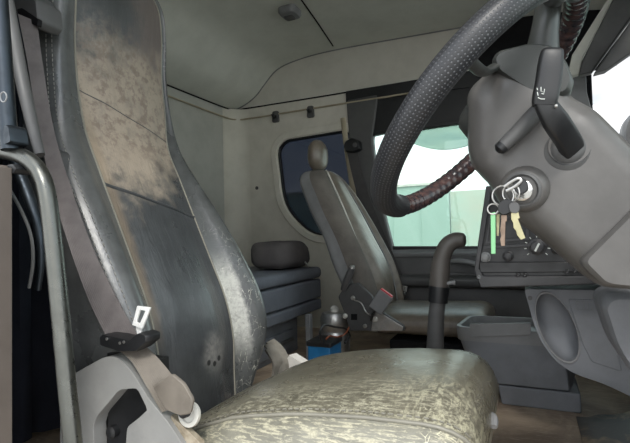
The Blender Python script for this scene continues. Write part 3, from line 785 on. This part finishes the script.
# side mechanism plate
yM = 1.045
mp = onl([(338, 297), (345, 285), (358, 283), (372, 296), (376, 308), (404, 326), (404, 331), (350, 331), (345, 315)], y=yM)
obj('mechanism_plate', prism(rounded(mp, .008), (0, .02, 0)), M['dgrey'], PS, bevel=.004)
obj('seat_rail', prism(onl([(374, 309), (403, 327), (402, 331), (371, 331)], y=yM-.006), (0, .01, 0)), M['steel'], PS, bevel=.002)
for px, py, r_ in ((375, 319, .013), (345, 316, .012), (365, 326, .009), (353, 298, .010)):
    obj('bolt', lathe(on(px, py, y=yM-.004), (0, -1, 0), [(r_, -.004), (r_, .004), (r_*.6, .008), (r_*.3, .008)], 14), M['white'] if r_ > .011 else M['steel'], PS)
obj('plate_slot', prism(onl([(351, 314), (357, 314), (357, 320), (351, 320)], y=yM-.003), (0, .01, 0)), M['black_matt'], PS)
obj('recliner_lever', tube([on(343, 290, y=yM-.02), on(347, 280, y=yM-.03), on(352, 268, y=yM-.035)], [.012, .017, .014], 10, 4), M['dgrey'], PS)
obj('lever_tip', lathe(on(352, 268, y=yM-.035), (.2, -.2, 1), [(.010, -.005), (.013, .0), (.011, .01), (.003, .013)]), M['steel'], PS)
obj('spring_wire', tube(onl([(354, 300), (361, 303), (366, 312), (372, 316)], y=yM-.02), .003, 6, 4), M['steel'], PS)
T = thing('belt_buckle', 'grey belt buckle with red button beside the passenger seat', 'buckle', on(378, 316, y=yM-.02))
d1 = (on(385, 294, y=yM-.02)-on(376, 308, y=yM-.02)); cx_ = V((0, 1, 0)); ax_ = d1.normalized(); pr = ax_.cross(cx_)
cbk = on(381, 302, y=yM-.03)
obj('body', obox(cbk, ax_, pr, cx_, .095, .068, .022), M['mgrey'], T, bevel=.006)
obj('button', obox(cbk+ax_*.046, ax_, pr, cx_, .014, .06, .016), M['red'], T, bevel=.002, label='red button')
obj('stalk', tube([cbk-ax_*.035, cbk-ax_*.07, cbk-ax_*.09+V((0, .01, -.01))], .006, 8, 3), M['black'], T)
# passenger belt
T = thing('passenger_belt', 'dark seat belt running down the far door pillar beside passenger seat', 'seat belt', on(352, 147, y=YW-.05))
Lp = [on(346, 148, y=YW-.05), on(356, 190, y=YW-.05), on(371, 235, y=YW-.06), on(385, 272, y=YW-.09), on(396, 292, y=YW-.12)]
Rp = [on(357, 149, y=YW-.04), on(367, 190, y=YW-.04), on(385, 235, y=YW-.05), on(402, 274, y=YW-.08), on(408, 290, y=YW-.12)]
obj('strap', ribbon(Lp, Rp, .003), M['belt_dark'], T)
obj('guide', pillow(rounded(onl([(344, 146), (346, 141), (352, 138), (360, 141), (361, 149), (355, 153), (346, 152)], y=YW-.05), .008), [(.85, -.02), (1, -.01), (1, .03)]), M['black'], T)
obj('guide_bolt', lathe(on(355, 145, y=YW-.07), (0, -1, 0), [(.016, -.004), (.014, .006), (.007, .008)]), M['dgrey'], T)
obj('tongue', obox(on(400, 288, y=YW-.14), (1, 0, -.15), (0, 1, 0), (.15, 0, 1), .08, .02, .035), M['steel'], T, bevel=.004)
obj('latch_plate', obox(on(401, 294, y=YW-.15), (1, 0, 0.1), (0, 1, 0), (-.1, 0, 1), .05, .006, .03), M['chrome'], T, bevel=.002)

# ================================================================ things behind, between the seats
c0 = on(335, 325, x=-.30)
T = thing('silver_canister', 'dull silver canister standing behind the passenger seat near the bunk', 'canister', (c0.x, c0.y, FZ))
obj('body', lathe((c0.x, c0.y, FZ), (0, 0, 1), [(.066, 0), (.07, .01), (.07, .13), (.066, .135), (.066, .145), (.07, .15), (.07, .20), (.06, .225), (.012, .23)]), M['steel'], T)
obj('cap', lathe((c0.x, c0.y, FZ+.225), (0, 0, 1), [(.02, 0), (.02, .02), (.01, .03)]), M['white'], T)
b1 = on(324, 349, x=-.20)
T = thing('blue_box', 'small bright blue plastic box on the floor behind the driver cushion', 'box', (b1.x, b1.y, FZ))
obj('body', box(b1.x-.06, b1.x+.04, b1.y-.03, b1.y+.09, FZ, on(330, 341, x=-.20).z), M['blue'], T, bevel=.006)
obj('lid', box(b1.x-.064, b1.x+.044, b1.y-.034, b1.y+.094, on(330, 341, x=-.20).z-.004, on(330, 340, x=-.20).z+.012), M['black'], T, bevel=.004)
T = thing('cable_loop', 'thin black and orange cables looped above the blue box', 'cable', on(330, 330, x=-.18))
obj('black_cable', tube(onl([(322, 343), (320, 332), (324, 325), (335, 327), (346, 329), (350, 336), (345, 343)], x=-.16), .0045, 6, 5), M['black'], T)
obj('orange_cable', tube(onl([(326, 339), (330, 336), (337, 337), (345, 334), (349, 327)], x=-.155), .003, 6, 5), M['wire'], T, label='orange cable')
obj('floor_post', box(-.40, -.375, 1.02, 1.05, FZ, .33), M['mgrey'], label='thin grey upright strip beside silver canister', cat='post', bevel=.003)
# rag and papers
T = thing('folded_rag', 'crumpled pale grey rag wedged behind the driver cushion', 'rag', on(272, 355, y=.33))
for i, (a, b_) in enumerate((([(264, 346), (271, 353), (277, 363), (279, 376)], .31), ([(266, 343), (274, 350), (281, 362), (283, 376)], .34), ([(265, 350), (269, 356), (273, 365), (272, 378)], .29))):
    P = onl(a, y=b_)
    obj('fold', ribbon(P, [p+V((.012, .022+.006*i, .006)) for p in P], .008), M['rag'], T)
obj('paper_sheet', prism(onl([(284, 366), (289, 355), (303, 364), (312, 560), (290, 560)], y=.36), (.01, .03, .0)), M['paper'], label='white folded paper poking up behind the driver cushion', cat='paper')

# ================================================================ gear lever
yg = .55
T = thing('gear_lever', 'black cranked gear lever standing behind the driver cushion', 'gear lever', on(432, 360, y=yg))
obj('shaft', tube([V((on(434, 375, y=yg).x, yg, FZ))]+onl([(434, 375), (435, 350), (436, 320), (438, 300)], y=yg), [.03, .028, .027, .025, .024], 16, 3), M['dgrey'], T)
obj('collar', tube(onl([(438, 302), (439, 286)], y=yg), [.030, .031], 18), M['black'], T)
obj('grip', tube(onl([(439, 287), (440, 272), (442, 258), (447, 246), (455, 240.5), (463, 240)], y=yg), [.030, .0305, .027, .026, .025, .022], 18, 5), M['lever'], T, label='cranked rounded grip')
obj('grip_end', lathe(on(463, 240, y=yg), (1, 0, .0), [(.022, -.002), (.020, .004), (.012, .0085), (.002, .0095)]), M['lever'], T)
obj('button', lathe(on(449, 283, y=yg-.01), (1, 0, .1), [(.006, -.01), (.006, .012), (.008, .013), (.008, .018), (.003, .02)], 12), M['mgrey'], T)

# ================================================================ console bin
yb = .78
T = thing('console_bin', 'blue grey plastic storage bin between the seats with rounded rim', 'storage bin', (.5, .9, FZ))
bo = rounded([(.315, yb, 0), (.66, yb, 0), (.70, yb+.25, 0), (.34, yb+.25, 0)], [.05, .01, .01, .05], 6)
zt, zr, zb_ = .362, .314, .17
def lvl(P, s, z, sh=0):
    c_ = sum((V(p) for p in P), V())/len(P); return [V((c_.x+(V(p).x-c_.x)*s+sh, c_.y+(V(p).y-c_.y)*s, z)) for p in P]
def stack(levels):
    n = len(levels[0]); vs = [p for l in levels for p in l]; fs = []
    for k in range(len(levels)-1):
        for i in range(n):
            j = (i+1) % n; fs.append([k*n+i, k*n+j, (k+1)*n+j, (k+1)*n+i])
    fs.append(list(range(n))[::-1]); fs.append([(len(levels)-1)*n+i for i in range(n)])
    return (vs, fs)
obj('bin_body', stack([lvl(bo, .86, zb_, .03), lvl(bo, .97, zr), lvl(bo, .97, zr+.02)]), M['bluegrey'], T, bevel=.003)
obj('rim', stack([lvl(bo, 1.0, zr), lvl(bo, 1.02, zt-.006), lvl(bo, 1.01, zt), lvl(bo, .94, zt), lvl(bo, .93, zt-.006), lvl(bo, .90, zr+.022)]), M['mgrey'], T)
obj('label_plate', prism(rounded(onl([(470, 324), (531, 323), (531, 335), (470, 337)], y=yb-.016), .003), (0, .008, 0)), M['mgrey'], T, bevel=.001)
obj('base_box', prism(rounded([(.46, yb+.02, FZ), (.70, yb+.02, FZ), (.70, yb+.02, .165), (.45, yb+.02, .165)], .008), (0, .2, 0)), M['bluegrey'], T, bevel=.006)

# ================================================================ dash
T = thing('lower_dash', 'blue grey lower dashboard with a long oval recess at right', 'dashboard', (.75, .5, .3))
yd = .50
ol = onl([(524, 289), (612, 290), (640, 300), (680, 420), (604, 384), (574, 374), (556, 362), (542, 344), (533, 322)], y=yd)
ec = on(557, 327, y=yd); ta = radians(18)
oval = [ec+V((.043*cos(a)*cos(ta)+.095*sin(a)*-sin(ta), 0, .043*cos(a)*sin(ta)+.095*sin(a)*cos(ta))) for a in [2*pi*k/32 for k in range(32)]]
obj('dash_panel', wall_with_hole(rounded(ol, [.01, .01, .01, .01, .02, .04, .05, .05, .04], 4), oval, (0, .24, 0), 72), M['bluegrey'], T, bevel=.006)
dish = [[ec+(p-ec)*sc_+V((0, dy_, 0)) for p in oval+[oval[0]]] for sc_, dy_ in ((1.005, .004), (.97, .016), (.90, .030), (.7, .042), (.4, .046), (.02, .047))]
obj('oval_recess', sheet(dish), M['bluegrey'], T)
obj('oval_rim', frame_prism([ec+(p-ec)*1.06+V((0, -.004, 0)) for p in oval], [ec+(p-ec)*.985+V((0, -.004, 0)) for p in oval], (0, .008, 0)), M['mgrey'], T, bevel=.002)
obj('cover_plate', prism(rounded(onl([(568, 299), (606, 300), (622, 372), (592, 362), (583, 345)], y=yd-.003), .006), (0, .006, 0)), M['bluegrey'], T, bevel=.002)
obj('etched_mark', join(*[tube(onl(q, y=yd-.004), .0007, 4) for q in ([(576, 302), (592, 302), (592, 310), (577, 310), (576, 302)], [(584, 302), (584, 310)], [(588, 302), (588, 310)])]), M['mgrey'], T)
obj('screw', lathe(on(530, 298, y=yd-.001), (0, -1, 0), [(.006, 0), (.006, .003), (.002, .003)], 12), M['dgrey'], T)
obj('lower_column_cover', pillow(rounded(onl([(598, 300), (606, 291), (690, 291), (720, 400), (640, 385), (612, 345)], y=.18), .03), [(.86, -.04), (.95, -.03), (1, -.005), (1, .1)]), M['bluegrey'], T, label='lighter rounded cover under the column')

# switch panel facing the driver
T = thing('switch_panel', 'black switch panel with knobs and screws between column and far window', 'control panel', on(530, 285, y=.42))
ys = .42
obj('backing', prism(onl([(489, 190), (620, 190), (620, 283), (481, 280), (477, 268)], y=ys), (0, .30, 0)), M['panel'], T, bevel=.006)
so2 = onl([(486, 186), (620, 180), (620, 284), (481, 288), (474, 270)], y=ys-.012); si2 = onl([(491, 193), (616, 188), (616, 276), (483, 276), (479, 268)], y=ys-.012)
obj('bezel', frame_prism(so2, si2, (0, .02, 0)), M['bezel'], T, bevel=.003, label='grey bevelled edge of the panel')
obj('upper_slot', frame_prism(onl([(489, 218), (529, 214), (529, 240), (485, 244)], y=ys-.006), onl([(491, 220), (526, 217), (526, 237), (488, 241)], y=ys-.006), (0, .01, 0)), M['bezel'], T, bevel=.001)
obj('mid_ledge', prism(onl([(483, 246), (600, 240), (600, 243), (483, 249)], y=ys-.010), (0, .012, 0)), M['bezel'], T, bevel=.001)
obj('lower_strip', prism(onl([(479, 262), (600, 262), (600, 272), (480, 273)], y=ys-.008), (0, .01, 0)), M['panel'], T, bevel=.002)
for px, py, r_, mm in ((485.5, 257, .0125, 'mgrey'), (508, 256, .0125, 'bezel'), (537, 247, .019, 'bezel'), (556, 250, .010, 'bezel')):
    c0 = on(px, py, y=ys-.004)
    k = obj('knob', lathe(c0, (0, -1, 0), [(r_*1.15, 0), (r_*1.15, .003), (r_*.85, .005), (r_*.8, .02), (r_*.6, .022), (r_*.1, .022)], 20), M[mm], T)
    if r_ > .015: obj('pointer', obox(c0+V((0, -.0225, 0)), (.5, 0, 1), (0, 1, 0), (-1, 0, .5), r_*1.2, .002, r_*.25), M['icon'], k)
for px, py in ((479, 277), (518, 275), (525, 275), (567, 272), (575, 271)):
    obj('screw', lathe(on(px, py, y=ys-.012), (0, -1, 0), [(.0055, -.004), (.0055, .002), (.003, .004), (.001, .003)], 12), M['bezel'] if px > 480 else M['mgrey'], T)
gg = []
c0 = on(537, 247, y=ys-.006)
for k in range(9):
    a = radians(-40+k*32.5); gg.append(obox(c0+V((cos(a)*.028, 0, sin(a)*.028)), (cos(a), 0, sin(a)), (0, 1, 0), (-sin(a), 0, cos(a)), .006, .002, .002))
obj('dial_ticks', join(*gg), M['icon'], T)
# dash top far side
obj('dash_top', prism(rounded([(.86, -.45, .54), (1.10, -.45, .54), (1.10, -.45, .79), (.90, -.45, .76), (.84, -.45, .66)], .03), (0, 2.1, 0)), M['dgrey'], label='dark grey dashboard top running under the windscreen', cat='dashboard', bevel=.01)
# footwell mat
fm = [[(.68+.42*i/14, .12+.62*j/10, FZ+.012+.004*sin(i*2.2)*sin(j*1.7)+(i/14)**1.3*.14) for j in range(11)] for i in range(15)]
f = obj('floor_mat', sheet(fm), M['mat'], label='dusty black rubber mat curling up in the driver footwell', cat='mat')
sm = f.modifiers.new('solid', 'SOLIDIFY'); sm.thickness = .01

# ================================================================ steering wheel
wc = V((.4918, -.0294, .9217)); tl, wy, wr = .7899, .1061, .2344
e2 = V((sin(wy), cos(wy), 0)); e1 = V((cos(tl), 0, sin(tl))); e1 = (e1-e2*e1.dot(e2)).normalized(); axn = e1.cross(e2)   # points to the dash or driver
if axn.x < 0: axn = -axn                                                                                            # axn: into the dash
def wp(a, r=wr, h=0): return wc+(e1*cos(a)+e2*sin(a))*r+axn*h
T = thing('steering_wheel', 'black steering wheel in a dimpled cover, tilted, upper right', 'steering wheel', wc)
NN = 200
A0, A1 = radians(205), radians(322)      # the dimpled cover spans the near side
def rimtube(a0, a1, r, n, sc_=0):
    P, R2 = [], []
    for k in range(n+1):
        a = a0+(a1-a0)*k/n; P.append(wp(a)); R2.append(r*(1+sc_*abs(sin(a*38))))
    return tube(P, R2, 20, updir=tuple(-axn))
obj('rim_cover', rimtube(radians(176), radians(352), .0235, 120), M['wheel'], T, label='dimpled black cover')
obj('rim', rimtube(radians(-10), radians(178), .0185, 200, .10), M['rim'], T, label='bare rim worn reddish brown with finger bumps')
for a, nm_ in ((radians(100), 1),):
    P = [wp(a, .045, .05), wp(a, .10, .035), wp(a, .16, .018), wp(a, wr-.008, .006)]
    obj('spoke', tube(P, [.034, .026, .021, .016] if nm_ == 0 else [.03, .022, .017, .012], 14, 4, flat=.6, updir=tuple(axn)), M['hub'], T)
hubp = [(.035, -.012), (.045, -.004), (.050, .02), (.048, .045), (.045, .065), (.03, .07)]
obj('spoke', tube([on(541, 66, y=-.06), on(543, 45, y=-.06), on(546, 22, y=-.06), on(550, 0, y=-.05), wp(radians(338), wr-.01, .004)], [.036, .029, .0245, .024, .018], 18, 5, flat=.85), M['hub'], T)
obj('spoke', tube([on(510, 66, y=-.08), on(496, 67, y=-.10), on(483, 72, y=-.16), wp(radians(279), wr-.01, .008)], [.016, .013, .011, .010], 12, 4, flat=.6), M['hub'], T)
obj('hub', lathe(wc, axn, hubp, 32), M['hub'], T)

# ================================================================ column
T = thing('steering_shroud', 'large grey plastic steering column shroud at right', 'steering column', (.65, 0, .7))
ya = -.085
co_ = onl([(465, 92), (470, 82), (492, 62), (520, 58), (548, 66), (572, 94), (598, 108), (620, 130), (650, 160), (700, 200), (700, 300), (640, 292), (604, 289), (586, 278), (560, 256), (532, 232), (505, 214), (486, 180), (471, 166), (466, 150)], y=ya)
obj('shroud', pillow(rounded(co_, .012, 3), [(.55, -.034), (.72, -.031), (.86, -.021), (.95, -.004), (1, .028), (1, .14)]), M['shroud'], T)
obj('upper_shroud', pillow(rounded(onl([(491, 60), (497, 52), (530, 44), (552, 46), (567, 62), (575, 82), (569, 96), (545, 102), (520, 88), (496, 72)], y=ya-.02), .008, 3), [(.88, -.012), (.97, -.006), (1, .004), (1, .12)]), M['hub'], T, label='dark green grey upper shroud facet')
obj('seam', (tube(onl([(572, 158), (592, 166), (612, 182), (634, 198)], y=ya-.033), .0008, 5, 3)), M['black'], T)
obj('lower_cover', pillow(rounded(onl([(578, 262), (604, 236), (634, 206), (700, 190), (700, 292), (640, 290), (602, 286)], y=ya-.034), .01), [(.88, -.018), (.96, -.012), (1, 0), (1, .06)]), M['shroud'], T)
# ignition
ci = on(522, 190, y=ya-.045); ia = (CAM-ci).normalized()*.8+V((-.25, -.5, -.1)); ia.normalize()
obj('ignition_housing', lathe(ci-ia*.05, ia, [(.040, -.02), (.040, .02), (.036, .042), (.031, .050), (.028, .052)]), M['shroud'], T)
obj('ignition_ring', lathe(ci, ia, [(.029, -.004), (.0285, .004), (.025, .006), (.022, .003), (.0215, .0)]), M['dgrey'], T)
obj('ignition_barrel', lathe(ci, ia, [(.017, -.002), (.0165, .007), (.012, .010), (.004, .010)]), M['chrome'], T, label='chrome lock barrel')
# stalks
T = thing('control_stalk', 'chunky black control stalk with white icon in front of the column', 'stalk', on(568, 148, y=-.12))
def slab(P, wid, th, view):
    """chunky bar: P centre points, widths across and thickness toward the viewer"""
    gs = []; vs = []; fs = []
    n = 16
    for i, p in enumerate(P):
        t = (P[min(i+1, len(P)-1)]-P[max(i-1, 0)]).normalized(); v = V(view); v = (v-t*v.dot(t)).normalized(); s = t.cross(v)
        for k in range(n):
            a = 2*pi*k/n; ca, sa = cos(a), sin(a)
            q = 2/4.5
            vs.append(p+s*(abs(ca)**q*(1 if ca > 0 else -1))*wid[i]/2+v*(abs(sa)**q*(1 if sa > 0 else -1))*th[i]/2)
    for i in range(len(P)-1):
        for k in range(n): fs.append([i*n+k, i*n+(k+1) % n, (i+1)*n+(k+1) % n, (i+1)*n+k])
    fs.append(list(range(n))[::-1]); fs.append([(len(P)-1)*n+k for k in range(n)])
    return (vs, fs)
yk = -.19
P = catmull(onl([(552.5, 48.5), (552, 52), (550, 65), (548, 82), (545, 98), (544, 106)], y=yk), 3)
W_ = [q.x for q in catmull([V((x, 0, 0)) for x in (.020, .0295, .033, .034, .0345, .031)], 3)]
H_ = [q.x for q in catmull([V((x, 0, 0)) for x in (.010, .020, .026, .026, .026, .022)], 3)]
obj('paddle', slab(P, W_, H_, (.1, -1, 0)), M['black'], T, angle=60)
P = catmull([on(543, 101, y=yk), on(551, 114, y=yk+.005), on(560, 128, y=-.17), on(569, 142, y=-.14), on(572, 150, y=-.115)], 4)
obj('arm', slab(P, [.026+.008*min(1, k/6) for k in range(len(P))], [.022]*len(P), (.1, -1, 0)), M['black'], T, angle=60)
obj('boot', lathe(on(568, 148, y=-.112), (0.05, -1, .1), [(.038, -.006), (.036, .004), (.030, .008), (.026, .004), (.022, .010), (.017, .012)]), M['dgrey'], T)
obj('pin', lathe(on(556, 106, y=yk-.012), (0, -1, 0), [(.0022, -.004), (.0022, .002), (.001, .003)], 10), M['steel'], T)
icon = [tube(onl(q, y=yk-.0145), .0006, 5) for q in ([(537, 88), (537.5, 90)], [(537.3, 92), (538, 95.5)], [(541, 87), (541, 91), (544, 92.5), (544.5, 89)], [(541.5, 93.5), (544, 94)], [(538, 97.5), (541, 99), (545, 99)])]
obj('icon', join(*icon), M['icon'], T, label='white printed icon')
T = thing('rear_stalk', 'slim black stalk behind the chunky one, pointing down left across column', 'stalk', on(540, 108, y=-.14))
obj('arm', tube([on(548, 100, y=-.13), on(532, 117, y=-.135), on(518, 132, y=-.14), on(503, 146, y=-.145)], [.012, .0125, .012, .0105], 12, 4), M['dgrey'], T)
obj('tip', lathe(on(503, 146, y=-.145), on(503, 146, y=-.145)-on(518, 132, y=-.14), [(.0105, 0), (.0095, .008), (.004, .012)], 12), M['black'], T)

# keys
T = thing('key_bunch', 'bunch of keys with black fobs and a mint green tag hanging from ignition', 'keys', on(508, 196, y=-.17))
yk2 = -.165
def wring(px, py, r, tilt, tk=.0013, y=yk2):
    c_ = on(px, py, y=y); u1 = V((cos(tilt), sin(tilt), 0)); u2 = V((0, 0, 1))
    return tube([c_+u1*cos(a)*r+u2*sin(a)*r for a in [2*pi*k/24 for k in range(24)]], tk, 6, closed=True)
obj('key_head', pillow(rounded(onl([(512, 182), (519, 177), (527, 180), (529, 190), (520, 196), (514, 190)], y=yk2), .005), [(.9, -.005), (1, -.002), (1, .004), (.9, .007)]), M['black'], T)
obj('key_shaft', tube([on(521, 186, y=yk2), ci+ia*.008], .005, 8), M['steel'], T)
obj('split_ring', wring(503, 196, .0155, .3), M['steel'], T)
obj('split_ring', wring(511, 193, .0135, -.5), M['steel'], T)
obj('split_ring', wring(493, 209, .008, .1), M['steel'], T)
obj('carabiner', tube(onl([(504, 187), (511, 182), (518, 178.5), (521, 181), (514, 187), (506, 191)], y=yk2-.008), .0024, 8, 4), M['steel'], T)
obj('key_fob', pillow(rounded(onl([(499, 202), (507, 198), (515, 203), (511, 213), (502, 216), (497, 210)], y=yk2-.004), .005), [(.9, -.005), (1, -.002), (1, .004), (.9, .007)]), M['black'], T)
obj('key_fob', pillow(rounded(onl([(508, 204), (516, 201), (521, 207), (518, 214), (510, 213)], y=yk2-.010), .005), [(.9, -.004), (1, -.001), (1, .004)]), M['dgrey'], T)
def key(q, y, mat, lab=None): return obj('key_blade', prism(onl(q, y=y), (0, .0022, 0)), mat, T, bevel=.0005, label=lab)
key([(511, 213), (518, 211), (520, 218), (518, 219), (525.5, 238), (521, 240), (517, 235), (516, 231), (513.5, 228), (513, 223), (511, 219)], yk2-.012, M['brass'], 'pale brass key')
key([(501, 215), (507, 215), (507, 221), (505.5, 222), (505, 246), (501, 246), (500, 239), (501, 236), (500, 230), (501, 222)], yk2-.006, M['bronze'], 'bronze key')
key([(496, 214), (500, 214), (499, 236), (496.5, 236)], yk2+.004, M['brass'])
obj('tag', prism(onl([(490.5, 213), (495.5, 212), (495.5, 254), (491, 254)], y=yk2), (0, .003, 0)), M['green'], T, bevel=.001, label='mint green plastic tag')

# ================================================================ near left: grab rail and pillar
T = thing('grab_rail', 'grey metal grab rail curving down in front of the driver seat at left edge', 'grab rail', on(72, 440, y=-.46))
obj('tube', tube(onl([(-40, 146), (-10, 150), (12, 153), (30, 161), (42, 177), (48, 200), (53, 240), (60, 310), (67, 385), (73, 443), (80, 520)], y=-.49), .0118, 20, 6), M['tube'], T)
T = thing('inner_rail', 'thin curved dark grey trim strip behind the grab rail, left edge', 'trim', on(40, 250, y=-.36))
obj('strip', tube(onl([(8, 145), (18, 170), (30, 200), (39, 232), (41, 262), (38, 290)], y=-.38), [.010, .011, .010, .008, .006, .005], 12, 5), M['upillar'], T)
obj('strip', tube(onl([(10, 190), (22, 212), (31, 236), (33, 262), (29, 288)], y=-.37), .003, 8, 5), M['mgrey'], T)
pl = onl([(-60, 166), (11, 166), (13, 172), (13, 460), (-60, 460)], y=-.50)
T = thing('door_pillar', 'brown grey door pillar edge at the far left of the frame', 'pillar', on(5, 460, y=-.53))
obj('pillar_face', prism(pl, (0, -.02, 0)), M['pillar'], T, bevel=.003)
obj('edge_channel', prism(onl([(4, 168), (12, 168), (12.5, 460), (3, 460)], y=-.506), (0, -.022, 0)), M['pillar'], T, bevel=.001)
obj('rail_clamp', pillow(rounded(onl([(11, 165), (17, 164), (21, 169), (18, 174), (12, 174)], y=-.50), .003), [(.9, -.006), (1, 0), (1, .02)]), M['black'], T)
T = thing('upper_pillar', 'dark metallic upper door pillar trim with a small ring, top left corner', 'pillar', on(5, 140, y=-.50))
obj('column', tube(onl([(-3, -30), (2, 40), (6, 100), (10, 150)], y=-.50), .012, 12, 4), M['upillar'], T)
obj('slanted_tube', tube(onl([(2, -20), (10, 20), (20, 70), (30, 115), (40, 155)], y=-.42), [.012, .012, .011, .010, .008], 14, 4), M['dgrey'], T)
obj('ring', tube([on(3.5+3.2*cos(a), 97+5*sin(a), y=-.52) for a in [2*pi*k/20 for k in range(20)]], .0010, 6, closed=True), M['mgrey'], T)
obj('foot', pillow(rounded(onl([(9, 124), (13, 127), (15, 143), (8, 146), (4, 140)], y=-.505), .004), [(.9, -.006), (1, 0), (1, .02)]), M['upillar'], T)

# ================================================================ outside
T = thing('green_building', 'pale green clad building seen through the passenger window', 'building', (-2, 9, -1.2))
zt_ = on(400, 187, y=9).z
obj('wall', box(-9, on(449, 200, y=9).x, 9, 9.3, -1.2, zt_), M['clad'], T)
obj('coping', box(-9, on(449, 200, y=9).x+.02, 8.96, 9.34, zt_, zt_+.05), M['white'], T)
for i, px in enumerate((392, 420)):
    obj('panel_joint', box(on(px, 200, y=9).x-.01, on(px, 200, y=9).x+.01, 8.985, 9.0, -1.2, zt_), M['clad'], T)
T = thing('pale_door', 'pale green door with a cream cloud reflection in its colour, beside the green building outside', 'door', (1.5, 9, -1.2))
xa, xb = on(450, 200, y=9).x, on(500, 200, y=9).x
obj('panel', box(xa, xb, 9.05, 9.15, -1.2, on(470, 190, y=9).z), M['clad_pale'], T)
T = thing('wing_mirror', 'dark rounded door mirror outside the passenger window, right edge', 'mirror', on(628, 135, y=2.1))
obj('housing', pillow(rounded(onl([(622, 158), (622, 128), (627, 116), (640, 108), (680, 108), (680, 158)], y=2.1), .05), [(.85, -.03), (1, 0), (1, .1)]), M['dgrey'], T)
dfl = []
for k in range(15):
    t = k/14; x = on(404, 150, y=1.92).x*(1-t)+on(490, 130, y=1.92).x*t
    zb2 = on(404+86*t, 133+17*sin(pi*(.12+.80*t)), y=1.92).z
    dfl.append([(x, 1.87, 1.345), (x, 1.905, (1.345+zb2)/2), (x, 1.92, zb2)])
f = obj('window_deflector', sheet(dfl), M['tint'], label='curved smoke tinted rain deflector at the top of the passenger window', cat='deflector')
sm = f.modifiers.new('solid', 'SOLIDIFY'); sm.thickness = .003
